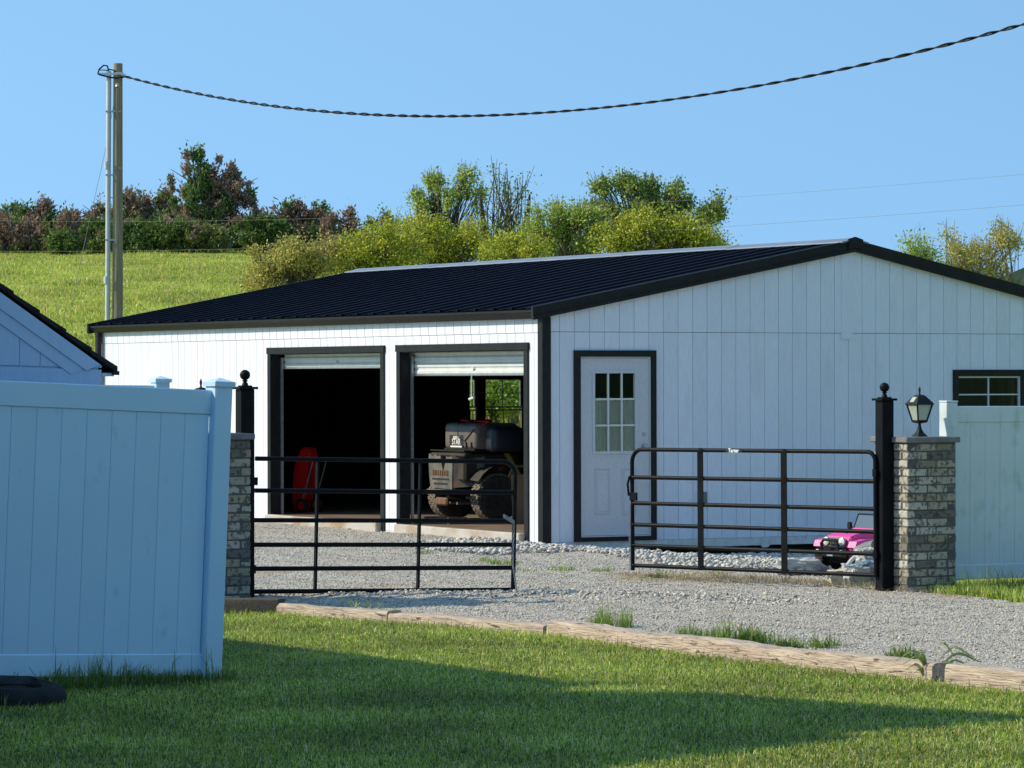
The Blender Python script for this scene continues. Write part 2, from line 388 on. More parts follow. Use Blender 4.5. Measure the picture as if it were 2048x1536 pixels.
# distant wooded ridge on the right
m_ridge = mat("far_wood", (.040, .070, .045), (.022, .042, .030), 1.0, .08, spec=0.0, bump=1, bscale=.2, bdist=3)
rx = np.linspace(60, 420, 90); rd = np.linspace(560, 800, 14)
def zr(X, Y):
    e = np.clip(1 - ((Y - 680) / 125) ** 2, 0, 1)
    n = np.array([[mnoise.noise(Vector((a * .03, b * .03, 0))) + .5 * mnoise.noise(Vector((a * .12, b * .12, 3))) for a, b in zip(ra, rb)] for ra, rb in zip(X, Y)])
    prof = np.interp(X / Y, [.08, .115, .132, .15, .2, .5], [0, 6, 17, 22, 26, 20])
    return -6 + e * (prof + 6 + n * 2.2)
far_hill = grid_mesh("far_hill", rx, rd, zr, m_ridge); tag(far_hill, kind='structure')

# ------------------------------------------------------------------ gravel
def gravel_material():
    m = bpy.data.materials.new("gravel"); m.use_nodes = True; t = m.node_tree; n = t.nodes; l = t.links.new
    b = n['Principled BSDF']; b.inputs['Roughness'].default_value = .9; b.inputs['Specular IOR Level'].default_value = .2
    c = n.new('ShaderNodeTexCoord')
    def vor(s):
        v = n.new('ShaderNodeTexVoronoi'); v.inputs['Scale'].default_value = s; l(c.outputs['Object'], v.inputs['Vector']); return v
    v1, v2 = vor(62), vor(27)
    def mix(f, a, bb, bt='MIX'):
        x = n.new('ShaderNodeMix'); x.data_type = 'RGBA'; x.blend_type = bt
        if isinstance(f, float): x.inputs['Factor'].default_value = f
        else: l(f, x.inputs['Factor'])
        for i, q in ((6, a), (7, bb)):
            if isinstance(q, tuple): x.inputs[i].default_value = (*q, 1)
            else: l(q, x.inputs[i])
        return x.outputs[2]
    def mr(v, a, bb):
        r = n.new('ShaderNodeMapRange'); r.inputs['From Min'].default_value = a; r.inputs['From Max'].default_value = bb; l(v, r.inputs['Value']); return r.outputs[0]
    s1 = n.new('ShaderNodeSeparateColor'); l(v1.outputs['Color'], s1.inputs[0])
    s2 = n.new('ShaderNodeSeparateColor'); l(v2.outputs['Color'], s2.inputs[0])
    c1 = mix(s1.outputs[0], (.31, .285, .25), (.62, .56, .485)); c2 = mix(s2.outputs[0], (.29, .265, .235), (.66, .60, .52))
    big = mr(s2.outputs[1], .74, .76)
    col = mix(big, c1, c2)
    no = n.new('ShaderNodeTexNoise'); no.inputs['Scale'].default_value = 1.1; no.inputs['Detail'].default_value = 8; l(c.outputs['Object'], no.inputs['Vector'])
    at = n.new('ShaderNodeAttribute'); at.attribute_name = 'dirt'
    ad = n.new('ShaderNodeMath'); ad.operation = 'ADD'; l(no.outputs[0], ad.inputs[0]); l(at.outputs['Fac'], ad.inputs[1])
    d = mr(ad.outputs[0], .66, .86)
    no2 = n.new('ShaderNodeTexNoise'); no2.inputs['Scale'].default_value = 30; no2.inputs['Detail'].default_value = 6; l(c.outputs['Object'], no2.inputs['Vector'])
    dirt = mix(mr(no2.outputs[0], .35, .65), (.30, .20, .115), (.46, .36, .23))
    dd = n.new('ShaderNodeMath'); dd.operation = 'MULTIPLY'; dd.inputs[1].default_value = .85; l(d, dd.inputs[0])
    col = mix(dd.outputs[0], col, dirt)
    l(col, b.inputs['Base Color'])
    h = n.new('ShaderNodeMath'); h.operation = 'MULTIPLY'; h.inputs[1].default_value = -1; l(v1.outputs['Distance'], h.inputs[0])
    bp = n.new('ShaderNodeBump'); bp.inputs['Strength'].default_value = .9; bp.inputs['Distance'].default_value = .02; l(h.outputs[0], bp.inputs['Height']); l(bp.outputs[0], b.inputs['Normal'])
    return m
m_gravel = gravel_material()
m_stone = mat("gravel_stone", (.20, .185, .165), (.75, .67, .58), .9, island=True, spec=.2)
m_stone_white = mat("crushed_limestone", (.34, .33, .31), (.66, .625, .575), .9, island=True, spec=.2)
def gz(X, Y):
    z = H(X, Y)
    n = .012 * np.sin(X * 3.1 + 1) * np.sin(Y * 2.3) + .010 * np.sin(X * 7.7 + Y * 5.1) + .006 * np.sin(X * 17 - Y * 13)
    dy = Y - (32.3 + .08 * X)
    ridge = .035 * np.exp(-(dy / .3) ** 2) * np.clip((2.2 - X) / 1.5, 0, 1)
    return z + .012 + n * .7 + ridge
gxs = np.arange(-8.5, 15.1, .16); gys = np.arange(13.5, 58, .16)
gravel = grid_mesh("gravel_drive", gxs, gys, gz, m_gravel, keep=lambda x, y: inside(GRAVEL, x, y))
tag(gravel, kind='structure')
def dirt_amount(x, y):
    def blob(cx, cy, sxx, syy, a): return a * np.exp(-((x - cx) / sxx) ** 2 - ((y - cy) / syy) ** 2)
    d = blob(3.2, 36.3, 1.4, .55, .40) + blob(1.7, 37.0, 1.0, .35, .32) + blob(4.0, 34.3, .7, .4, .42) + blob(2.6, 38.6, 1.1, .6, .2)
    d = d + blob(2.4, 36.2, 1.4, .5, .45) + blob(3.4, 35.2, .6, .45, .5) + blob(4.3, 33.6, .6, .4, .4)
    d = d + blob(-2.6, 41.5, .7, .5, .22) + blob(-2.4, 36.8, .8, .35, .26) + blob(-1.0, 34.4, 1.0, .35, .2) + blob(-2.0, 45.8, .9, .5, .3) + blob(.2, 37.5, .6, .3, .14)
    for o_ in (-.75, .75):      # compacted wheel tracks
        tr_ = [(-1.2 + o_ * .9, 41.0), (-.9 + o_ * .9, 36.0), (-.1 + o_ * .85, 32.2), (1.9 + o_ * .55, 29.2 + o_ * .5), (5.0 + o_ * .3, 26.6 + o_ * .7), (9.5, 24.2 + o_ * .8)]
        dd = np.full(np.shape(x), 1e9)
        for (ax, ay), (bx, by) in zip(tr_[:-1], tr_[1:]):
            ux, uy = bx - ax, by - ay; t = np.clip(((x - ax) * ux + (y - ay) * uy) / (ux * ux + uy * uy), 0, 1); dd = np.minimum(dd, np.hypot(x - ax - t * ux, y - ay - t * uy))
        d = d + .15 * np.exp(-(dd / .30) ** 2)
    return d + np.clip(.3 - dist_poly([TL[0]] + TL[1:] + [(9, 13.5), (12, 13.5), (12, 60), (-9, 60)], x, y), 0, .3) * .8
me = gravel.data; co = np.empty(len(me.vertices) * 3, np.float32); me.vertices.foreach_get('co', co); co = co.reshape(-1, 3)
at = me.attributes.new('dirt', 'FLOAT', 'POINT'); at.data.foreach_set('value', dirt_amount(co[:, 0], co[:, 1]).astype(np.float32))

_oct_v = np.array([(1, 0, 0), (-1, 0, 0), (0, 1, 0), (0, -1, 0), (0, 0, 1), (0, 0, -1)], float)
_oct_f = np.array([(0, 2, 4), (2, 1, 4), (1, 3, 4), (3, 0, 4), (2, 0, 5), (1, 2, 5), (3, 1, 5), (0, 3, 5)])
_g = (1 + 5 ** .5) / 2
_ico_v = np.array([(-1, _g, 0), (1, _g, 0), (-1, -_g, 0), (1, -_g, 0), (0, -1, _g), (0, 1, _g), (0, -1, -_g), (0, 1, -_g), (_g, 0, -1), (_g, 0, 1), (-_g, 0, -1), (-_g, 0, 1)]) / 1.9
_ico_f = np.array([(0, 11, 5), (0, 5, 1), (0, 1, 7), (0, 7, 10), (0, 10, 11), (1, 5, 9), (5, 11, 4), (11, 10, 2), (10, 7, 6), (7, 1, 8), (3, 9, 4), (3, 4, 2), (3, 2, 6), (3, 6, 8), (3, 8, 9), (4, 9, 5), (2, 4, 11), (6, 2, 10), (8, 6, 7), (9, 8, 1)])
def stones(name, x, y, z, size, bv, bf, m, flat=.65):
    n = len(x); k = len(bv)
    v = bv[None] * (1 + nr.uniform(-.28, .28, (n, k, 1)))
    sc = np.stack([size * nr.uniform(.8, 1.35, n), size * nr.uniform(.65, 1.0, n), size * flat * nr.uniform(.7, 1.2, n)], 1)
    v = v * sc[:, None, :]
    a = nr.uniform(0, 2 * pi, n); ca, sa = np.cos(a)[:, None], np.sin(a)[:, None]
    tl = nr.uniform(-.5, .5, n)[:, None]
    vx = v[..., 0] * ca - v[..., 1] * sa; vy = v[..., 0] * sa + v[..., 1] * ca; vz = v[..., 2] + vx * np.sin(tl)
    P = np.stack([vx + x[:, None], vy + y[:, None], vz + (z + size * flat * .25)[:, None]], 2).reshape(-1, 3)
    f = (bf[None] + (np.arange(n) * k)[:, None, None]).reshape(-1, 3)
    o = np_mesh(name, P, f, m); return tag(o, kind='stuff')
def sample(n, xr, yr, ok):
    X = nr.uniform(*xr, n); Y = nr.uniform(*yr, n); k = ok(X, Y); return X[k], Y[k]
infr = lambda x, y, m=.02: np.abs(x / y) < .1403 + m
x, y = sample(185000, (-6.5, 7.0), (21, 48), lambda a, b: infr(a, b) & inside(GRAVEL, a, b) & (nr.uniform(0, 1, a.shape) < np.clip(1.5 - (b - 22) / 24, .25, 1) * np.clip(1 - 1.6 * dirt_amount(a, b), .15, 1)))
tag(stones("gravel", x, y, gz(x, y), nr.uniform(.005, .013, len(x)), _oct_v, _oct_f, m_stone), "loose grey gravel spread over the drive between timbers and garage", "gravel")
def along_wall(n, u0, u1, v0, v1, pw=1.0):
    u = nr.uniform(u0, u1, n); v = v0 + (v1 - v0) * nr.uniform(0, 1, n) ** pw
    P = np.array([bw(a, b)[:] for a, b in zip(u, v)]); return P[:, 0], P[:, 1]
X1, Y1 = along_wall(8500, -.2, 7.2, -.22, -3.3, 1.35); X2, Y2 = along_wall(1100, -1.5, .0, -1.2, 1.0)
x = np.concatenate([X1, X2]); y = np.concatenate([Y1, Y2]); k = inside(GRAVEL, x, y) & infr(x, y); x, y = x[k], y[k]
tag(stones("limestone_gravel", x, y, gz(x, y) + nr.uniform(0, .03, len(x)), nr.uniform(.012, .036, len(x)), _ico_v, _ico_f, m_stone_white), "coarse pale crushed stone banked along the foot of the gable wall", "gravel")
t = nr.uniform(0, 1, 900); x = -2.3 + 5.0 * t; y = 32.4 + .06 * x + nr.normal(0, .35, 900)
tag(stones("raked_gravel", x, y, gz(x, y), nr.uniform(.010, .026, 900), _ico_v, _ico_f, m_stone), "line of larger grey stones raked up under the closed gate", "gravel")

# ------------------------------------------------------------------ grass
def grass_mat(name, c1, c2, straw, ps=.14, tr=.35, nsc=.9):
    m = bpy.data.materials.new(name); m.use_nodes = True; t = m.node_tree; n = t.nodes; l = t.links.new
    b = n['Principled BSDF']; b.inputs['Roughness'].default_value = .42; b.inputs['Specular IOR Level'].default_value = .55
    g = n.new('ShaderNodeNewGeometry'); cr = n.new('ShaderNodeValToRGB'); e = cr.color_ramp.elements
    e[0].position = 0; e[0].color = (*c1, 1); e[1].position = 1 - ps - .08; e[1].color = (*c2, 1)
    q = e.new(1 - ps); q.color = (*straw, 1); q = e.new(1.0); q.color = (straw[0] * 1.15, straw[1] * 1.1, straw[2], 1)
    l(g.outputs['Random Per Island'], cr.inputs[0])
    c = n.new('ShaderNodeTexCoord'); no = n.new('ShaderNodeTexNoise'); no.inputs['Scale'].default_value = nsc; no.inputs['Detail'].default_value = 6; l(c.outputs['Object'], no.inputs['Vector'])
    mr = n.new('ShaderNodeMapRange'); mr.inputs['From Min'].default_value = .3; mr.inputs['From Max'].default_value = .7; mr.inputs['To Min'].default_value = .62; mr.inputs['To Max'].default_value = 1.28
    l(no.outputs[0], mr.inputs['Value'])
    hv = n.new('ShaderNodeHueSaturation'); l(cr.outputs[0], hv.inputs['Color']); l(mr.outputs[0], hv.inputs['Value'])
    l(hv.outputs[0], b.inputs['Base Color']); trn = n.new('ShaderNodeBsdfTranslucent'); l(hv.outputs[0], trn.inputs[0])
    ms = n.new('ShaderNodeMixShader'); ms.inputs[0].default_value = tr; l(b.outputs[0], ms.inputs[1]); l(trn.outputs[0], ms.inputs[2]); l(ms.outputs[0], n['Material Output'].inputs[0]); return m
m_grass = grass_mat("lawn_grass", (.030, .105, .016), (.55, .70, .070), (.74, .66, .30), .14, .36)
m_field = grass_mat("meadow_grass", (.20, .29, .04), (.57, .64, .09), (.64, .53, .18), .22, .42, .22)
m_weed = grass_mat("weed_green", (.11, .20, .035), (.28, .40, .07), (.42, .42, .16), .1)
m_dry = grass_mat("dry_grass", (.30, .22, .11), (.42, .33, .18), (.5, .42, .26), .3)

def blades(x, y, z, ln, wd, lean=.5, curl=.5):
    n = len(x); a = nr.uniform(0, 2 * pi, n); le = np.abs(nr.normal(0, lean, n)); b = nr.uniform(0, 2 * pi, n)
    dx, dy = np.cos(a) * le, np.sin(a) * le; px, py = np.cos(b) * wd * .5, np.sin(b) * wd * .5
    mid = np.stack([x + dx * ln * .45, y + dy * ln * .45, z + ln * .55], 1)
    k = 1 + curl * nr.uniform(0, 1, n)
    tip = np.stack([x + dx * ln * k * 1.05, y + dy * ln * k * 1.05, z + ln * np.clip(1.05 - .45 * le * k, .25, 1.1)], 1)
    base = np.stack([x, y, z - .01], 1); o = np.stack([px, py, np.zeros(n)], 1)
    V = np.stack([base - o, base + o, mid + o * .8, mid - o * .8, tip], 1).reshape(-1, 3)
    i = (np.arange(n) * 5)[:, None]
    Fc = np.concatenate([i + np.array([[0, 1, 2]]), i + np.array([[0, 2, 3]]), i + np.array([[3, 2, 4]])], 1).reshape(-1, 3)
    return V, Fc
m_clover = grass_mat("clover_leaf", (.07, .16, .04), (.20, .34, .09), (.34, .42, .18), .1)
def leaves_flat(x, y, z, s):
    n = len(x); a = nr.uniform(0, 2 * pi, (n, 3)); V = []
    for j in range(3):
        c, q = np.cos(a[:, 0] + j * 2.1), np.sin(a[:, 0] + j * 2.1); t = nr.uniform(-.35, .5, n)
        p0 = np.stack([x, y, z], 1); p1 = np.stack([x + (c - q * .6) * s * .6, y + (q + c * .6) * s * .6, z + t * s * .5], 1)
        p2 = np.stack([x + c * s, y + q * s, z + t * s], 1); p3 = np.stack([x + (c + q * .6) * s * .6, y + (q - c * .6) * s * .6, z + t * s * .5], 1)
        V.append(np.stack([p0, p1, p2, p3], 1))
    V = np.concatenate(V, 0).reshape(-1, 3); i = (np.arange(3 * n) * 4)[:, None]
    return V, i + np.array([[0, 1, 2, 3]])
LAWN = [(-5.5, 12)] + [(-5.2, 31.0)] + [(a - .06, b - .1) for a, b in TL] + [(8.5, 13.5), (8, 12)]
x, y = sample(560000, (-5, 5), (16.6, 31), lambda a, b: infr(a, b, .024) & inside(LAWN, a, b))
dt = dist_poly([(-9, 31)] + TL + [(9, 13.5), (30, 13.5), (30, 90), (-9, 90)], x, y)
hv = .5 + .5 * np.sin(x * 2.1 + 3 * np.sin(y * .7)) * np.sin(y * 1.7 + 2 * np.sin(x * .9))
ln = (.016 + .026 * nr.uniform(0, 1, len(x)) ** 1.5) * (1 + .35 * hv) * (1 + 1.6 * np.exp(-(dt / .30) ** 2) * nr.uniform(0, 1, len(x)) ** 1.5)
V1, F1 = blades(x, y, H(x, y), ln, nr.uniform(.0032, .0068, len(x)), 1.0)
lawn = tag(np_mesh("lawn_grass", V1, F1, m_grass), "mown green lawn grass in front of the timber edging", "grass", kind='stuff')
# longer coarse stalks scattered through the lawn in loose groups
cxs = nr.uniform(-3, 4, 90); cys = nr.uniform(17, 29, 90); rep_ = nr.integers(4, 16, 90)
x = np.repeat(cxs, rep_) + nr.normal(0, .10, rep_.sum()); y = np.repeat(cys, rep_) + nr.normal(0, .14, rep_.sum())
k = infr(x, y, .012) & inside(LAWN, x, y) & ~((x < -1.3) & (y > 21.5)); x, y = x[k], y[k]
V1, F1 = blades(x, y, H(x, y), nr.uniform(.06, .13, len(x)), nr.uniform(.004, .008, len(x)), .8)
tag(np_mesh("lawn_weeds", V1, F1, m_weed), "longer coarse stalks scattered through the mown lawn", "weeds", kind='stuff')
x, y = sample(2600, (-4, 5), (16.6, 30), lambda a, b: infr(a, b, .012) & inside(LAWN, a, b) & (np.sin(a * 1.3 + 2) * np.sin(b * .9) > .1))
V1, F1 = leaves_flat(x, y, H(x, y) + nr.uniform(.015, .045, len(x)), nr.uniform(.014, .026, len(x)))
tag(np_mesh("clover", V1, F1, m_clover), "low clover leaves spread among the lawn grass", "clover", kind='stuff')
# strip beside the right-hand pillar and vinyl fence
STRIP = [(3.85, 34.25), (4.25, 33.4), (4.75, 32.3), (7, 29.6), (9, 29), (9, 36.5), (5.2, 35.3)]
x, y = sample(60000, (3.7, 7), (29, 36.5), lambda a, b: infr(a, b) & inside(STRIP, a, b))
V1, F1 = blades(x, y, H(x, y), nr.uniform(.05, .14, len(x)), nr.uniform(.006, .011, len(x)), .55)
tag(np_mesh("verge_grass", V1, F1, m_grass), "rough green grass along the foot of the right vinyl fence", "grass", kind='stuff')
n_ = 260; x = nr.uniform(4.15, 5.4, n_); y = 33.95 + (x - 4.15) * .54 + nr.normal(-.10, .08, n_)
V1, F1 = blades(x, y, H(x, y), nr.uniform(.10, .34, n_), nr.uniform(.005, .010, n_), .35)
tag(np_mesh("tall_weeds", V1, F1, m_weed), "tall dark grass stalks against the foot of the right vinyl fence", "weeds", kind='stuff')
# meadow on the slope
x, y = sample(380000, (-30, 12), (62, 196), lambda a, b: (a / b > -.152) & (a / b < .03) & (nr.uniform(0, 1, a.shape) < .35 + 40 / b))
V1, F1 = blades(x, y, H(x, y), nr.uniform(.06, .20, len(x)) * (1 + .6 * np.sin(x * .8 + y * .21) * np.sin(y * .37)), nr.uniform(.025, .05, len(x)), .8)
tag(np_mesh("meadow_grass", V1, F1, m_field), "sunlit yellow green meadow grass climbing to the tree line", "grass", kind='stuff')
# dry litter under the right gate
x, y = sample(9000, (.6, 5.2), (33.6, 38.2), lambda a, b: infr(a, b) & (dirt_amount(a, b) > .2))
V1, F1 = blades(x, y, gz(x, y), nr.uniform(.02, .07, len(x)), nr.uniform(.004, .009, len(x)), 1.4)
tag(np_mesh("dead_grass", V1, F1, m_dry), "flattened dead brown grass on the dirt below the open gate", "grass", kind='stuff')
# tall weeds against the left fence
FD = Vector((-.809, -.588, 0)); FP = Vector((-1.916, 23.0, 0))
t = nr.uniform(-.12, 2.0, 1100); off = nr.uniform(.02, .16, 1100)
cl = np.exp(-((t - .85) / .35) ** 2)
x = FP.x + FD.x * t + .588 * off; y = FP.y + FD.y * t - .809 * off
V1, F1 = blades(x, y, H(x, y), nr.uniform(.06, .12, 1100) + .17 * cl * nr.uniform(0, 1, 1100) ** 1.6 + .15 * (nr.uniform(0, 1, 1100) > .965), nr.uniform(.004, .010, 1100), .42)
tag(np_mesh("tall_grass", V1, F1, m_weed), "uncut tall grass and crabgrass against the foot of the left vinyl fence", "grass", kind='stuff')
# scattered weeds in the gravel
def px_ground(px, py, dep=2.05):
    Y = F * dep / (py - HY); 
    for _ in range(8): Y = F * (EYE - Hs(X_at(px, Y), Y)) / (py - HY)
    return X_at(px, Y), Y
Vs, Fs, off = [], [], 0
for (px, py, rad, n, hh) in [(1205, 1146, .12, 90, .06), (1126, 1143, .14, 110, .06), (1322, 1156, .14, 110, .06), (1300, 1158, .07, 40, .05), (848, 1110, .14, 90, .06), (1005, 1130, .18, 130, .09), (1050, 1142, .12, 60, .05), (965, 1125, .12, 50, .07),
                             (735, 1220, .2, 30, .13), (1440, 1150, .1, 50, .05), (1255, 1098, .05, 20, .06), (1740, 1175, .1, 40, .08)]:
    gx, gy = px_ground(px, py); a = nr.normal(0, rad * .5, (n, 2))
    x, y = gx + a[:, 0], gy + a[:, 1]; V1, F1 = blades(x, y, gz(x, y), nr.uniform(.4, 1, n) * hh, nr.uniform(.005, .01, n), .8)
    Vs.append(V1); Fs.append(F1 + off); off += len(V1)
tag(np_mesh("gravel_weeds", np.concatenate(Vs), np.concatenate(Fs), m_weed), "small green weeds sprouting here and there through the gravel", "weeds", kind='stuff')
def weed(px, py, rad, n, hh, label, lean=.6, wd=(.005, .01), m=m_weed, name="weed_clump"):
    gx, gy = px_ground(px, py); n = int(n * 1.3); nsub = 7; cs_ = np.clip(nr.normal(0, .75, (nsub, 2)), -1.2, 1.2) * np.array([rad * .55, rad * .4]); sh_ = nr.uniform(.35, 1.25, nsub)
    wi = nr.integers(0, nsub, n); a = cs_[wi] + np.clip(nr.normal(0, 1, (n, 2)), -1.6, 1.6) * rad * .17; hh = hh * sh_[wi]
    x, y = gx + a[:, 0], gy + a[:, 1]
    V1, F1 = blades(x, y, gz(x, y), (.25 + .95 * nr.uniform(0, 1, n) ** 1.4) * hh * np.clip(1.25 - .5 * np.hypot(a[:, 0] / rad, a[:, 1] / rad * 1.4), .3, 1.3), nr.uniform(*wd, n), lean)
    return tag(np_mesh(name, V1, F1, m), label, "weed", "weed clumps along the timber edging")
weed(1212, 1256, .22, 420, .20, "feathery pale weed clump just right of the timber joint", .45, (.003, .006))
weed(1405, 1283, .30, 420, .13, "long low grass tuft behind the middle of the pale timber", .6)
weed(1478, 1287, .26, 460, .17, "tallest bushy grass tuft behind the pale timber", .55)
weed(1562, 1298, .14, 200, .13, "small round grass tuft next to the tallest tuft", .6)
weed(1630, 1297, .22, 240, .10, "dark low spreading weed mat between tuft and bare gravel", 1.0)
weed(1813, 1321, .16, 240, .10, "dense dark green tuft beside the arching plant", .7)
# the arching broad-leaved plant
def arching_plant():
    gx, gy = px_ground(1862, 1365)
    r = thing("arching_plant", "broad bladed green plant arching over the right timber joint", "plant", (gx, gy, Hs(gx, gy))); r.scale = (.85, .85, .85)
    for (dx, h, l, w) in [(-.02, .24, .26, .022), (.05, .27, .30, .02), (.08, .22, .34, .024), (-.10, .14, .16, .02), (.14, .17, .24, .018), (-.04, .20, .20, .022), (-.12, .10, .09, .02), (.02, .30, .16, .02), (.03, .16, .18, .02), (-.05, .22, .10, .02), (.10, .10, .12, .018)]:
        mb = MB(); pts = []; dirn = 1 if dx >= 0 else -1
        for i in range(9):
            t = i / 8; pts.append((dx * .4 + dirn * l * t ** 1.4, -.05 * t, h * sin(min(t * 1.25, 1) * pi * .62) * (1.0 if t < .7 else 1 - (t - .7) * .8)))
        vv = []; 
        for i, p in enumerate(pts):
            ww = w * (1 - abs(i / 8 - .3) * 1.2) * .8 + .001
            vv += [(p[0] - ww * .4, p[1] - ww * .5, p[2] - ww * .8), (p[0] + ww * .4, p[1] + ww * .5, p[2] + ww * .8)]
        mb.faces(vv, [(2 * i, 2 * i + 1, 2 * i + 3, 2 * i + 2) for i in range(8)])
        mb.build("leaf", m_weed, r, smooth=True)
arching_plant()

# ------------------------------------------------------------------ trees
def leaf_mat(name, c1, c2, tr=.3, c3=None):
    m = bpy.data.materials.new(name); m.use_nodes = True; t = m.node_tree; n = t.nodes; l = t.links.new
    b = n['Principled BSDF']; b.inputs['Roughness'].default_value = .6; b.inputs['Specular IOR Level'].default_value = .25
    g = n.new('ShaderNodeNewGeometry'); cr = n.new('ShaderNodeValToRGB'); e = cr.color_ramp.elements
    e[0].color = (*c1, 1); e[1].color = (*c2, 1)
    if c3: q = e.new(.9); q.color = (*c2, 1); e[2].color = (*c3, 1)
    l(g.outputs['Random Per Island'], cr.inputs[0]); l(cr.outputs[0], b.inputs['Base Color'])
    trn = n.new('ShaderNodeBsdfTranslucent'); l(cr.outputs[0], trn.inputs[0]); ms = n.new('ShaderNodeMixShader'); ms.inputs[0].default_value = tr
    l(b.outputs[0], ms.inputs[1]); l(trn.outputs[0], ms.inputs[2]); l(ms.outputs[0], n['Material Output'].inputs[0]); return m
lf_yel = leaf_mat("yellow_green_leaf", (.26, .30, .03), (.66, .66, .08))
lf_olive = leaf_mat("olive_leaf", (.28, .27, .06), (.62, .56, .15), c3=(.70, .52, .10))
lf_green = leaf_mat("green_leaf", (.11, .18, .035), (.40, .47, .10))
lf_light = leaf_mat("light_green_leaf", (.23, .33, .06), (.58, .66, .15))
lf_cedar = leaf_mat("cedar_green", (.06, .12, .036), (.24, .33, .10), .32)
lf_cedar2 = leaf_mat("cedar_olive", (.12, .15, .045), (.32, .35, .11), .32)
lf_brown = leaf_mat("cedar_brown", (.20, .135, .095), (.46, .31, .215), .28)
lf_bush = leaf_mat("bush_green", (.07, .13, .03), (.22, .30, .08), .25)
m_bark = mat("bark", (.16, .13, .10), (.08, .065, .05), .95, 8, (1, 1, .3))
m_bark_pale = mat("pale_bark", (.34, .29, .22), (.22, .18, .13), .95, 8, (1, 1, .3))

def leaves(P, size, up=None, elong=1.6):
    """one bent quad per leaf at points P, random or `up`-biased orientation"""
    n = len(P); d = nr.normal(0, 1, (n, 3))
    if up is not None: d = d * .55 + up
    d /= np.linalg.norm(d, axis=1, keepdims=True) + 1e-9
    q = nr.normal(0, 1, (n, 3)); s = np.cross(d, q); s /= np.linalg.norm(s, axis=1, keepdims=True) + 1e-9
    nn = np.cross(d, s); L_ = (size * nr.uniform(.6, 1.3, n))[:, None]; W_ = L_ / elong
    a = P - d * L_ * .5; b = P + s * W_ * .5 + nn * W_ * .12; c = P + d * L_ * .5; e = P - s * W_ * .5 + nn * W_ * .12
    V = np.stack([a, b, c, e], 1).reshape(-1, 3); i = (np.arange(n) * 4)[:, None]
    return V, i + np.array([[0, 1, 2, 3]])
def in_ell(n, c, r, shell=.0):
    d = nr.normal(0, 1, (n, 3)); d /= np.linalg.norm(d, axis=1, keepdims=True)
    q = nr.uniform(shell ** 3, 1, n) ** (1 / 3)
    return np.array(c) + d * q[:, None] * np.array(r)

def broad_tree(name, label, px0, Y, base_dz, ells, nleaf, lsize, lm, trunk_r, bark, group, clump=.38, nclump=None, twigs=True, stems=1, sparse=1.0, cat="tree", elong=1.5):
    """ells: list of (px, py, rx_px, ry_px, depth_m, weight) crown lobes, seen from the front"""
    X0 = X_at(px0, Y); z0 = Hs(X0, Y) + base_dz
    root = thing(name, label, cat, (X0, Y, z0), group=group)
    S = F / Y; C = []; 
    tot = sum(e[5] for e in ells); nclump = nclump or 60
    for (px, py, rx, ry, dm, wt) in ells:
        k = max(3, int(nclump * wt / tot))
        c = (X_at(px, Y) - X0, 0, Z_at(py, Y) - z0)
        er = np.array((rx / S, dm, ry / S)); ns = max(6, int(k / 6))
        sub = in_ell(ns, c, er * np.array([.86, .86, .92]), .30); which = nr.integers(0, ns, k)
        sr = nr.uniform(.25, .55, ns)[which][:, None]
        q_ = in_ell(k, (0, 0, 0), (1, 1, 1), .35) * sr * np.clip(er, .25, 9) ; q_[:, 2] *= 1.25
        cc_ = sub[which] + q_
        far_ = nr.uniform(0, 1, k) < .10 * sparse; cc_[far_] = np.array(c) + (cc_[far_] - np.array(c)) * nr.uniform(1.1, 1.38, (int(far_.sum()), 1))
        C.append(cc_)
    nleaf = int(nleaf * 1.7); lsize *= .78
    C = np.concatenate(C); per = max(4, int(nleaf / len(C)))
    rad = clump * nr.uniform(.5, 1.5, len(C))
    P = (C[:, None, :] + nr.normal(0, .5, (len(C), per, 3)) * rad[:, None, None] * np.array([1, 1, .95])).reshape(-1, 3)
    V, Fc = leaves(P, lsize, None, elong)
    np_mesh("crown", V, Fc, lm, root)
    # trunk and limbs
    mb = MB(); cz = C[:, 2]; top = float(np.percentile(cz, 62)); low = float(np.percentile(cz, 8))
    for s in range(stems):
        ox = (s - (stems - 1) / 2) * .35; mx = float(np.median(C[:, 0])) * .5 + ox * 1.8
        tr = [Vector((ox, rnd.uniform(-.15, .15), 0)), Vector((ox + mx * .25, .05, low * .5)), Vector((ox + mx * .6, 0, max(low, .3) * .9)), Vector((mx + ox, .1, (low + top) * .5)), Vector((mx * 1.1 + ox, 0, top))]
        mb.tube(tr, [trunk_r * q / max(1, stems) ** .3 for q in (1.15, .95, .8, .5, .18)], 7)
        sel = [i for i in range(len(C)) if i % stems == s]
        for i in sel[:: 1 if twigs else 3]:
            e = Vector(C[i]); h = min(max(e.z * rnd.uniform(.45, .75), .15), top * .92)
            j = 0
            while j < 3 and tr[j + 1].z < h: j += 1
            q = (h - tr[j].z) / max(tr[j + 1].z - tr[j].z, 1e-3); b0 = tr[j].lerp(tr[j + 1], min(max(q, 0), 1))
            md = b0.lerp(e, .5) + Vector((rnd.uniform(-.1, .1), rnd.uniform(-.1, .1), .12 + .05 * (e - b0).length))
            r0 = trunk_r * .28 * (1 - .5 * h / max(top, .1)) / max(1, stems) ** .2
            mb.tube([b0, md, e, e + (e - md).normalized() * rad[i] * .7 + Vector((0, 0, .12))], [r0, r0 * .6, r0 * .3, .004], 5, cap=False)
    mb.build("trunk", bark, root, smooth=True)
    return root

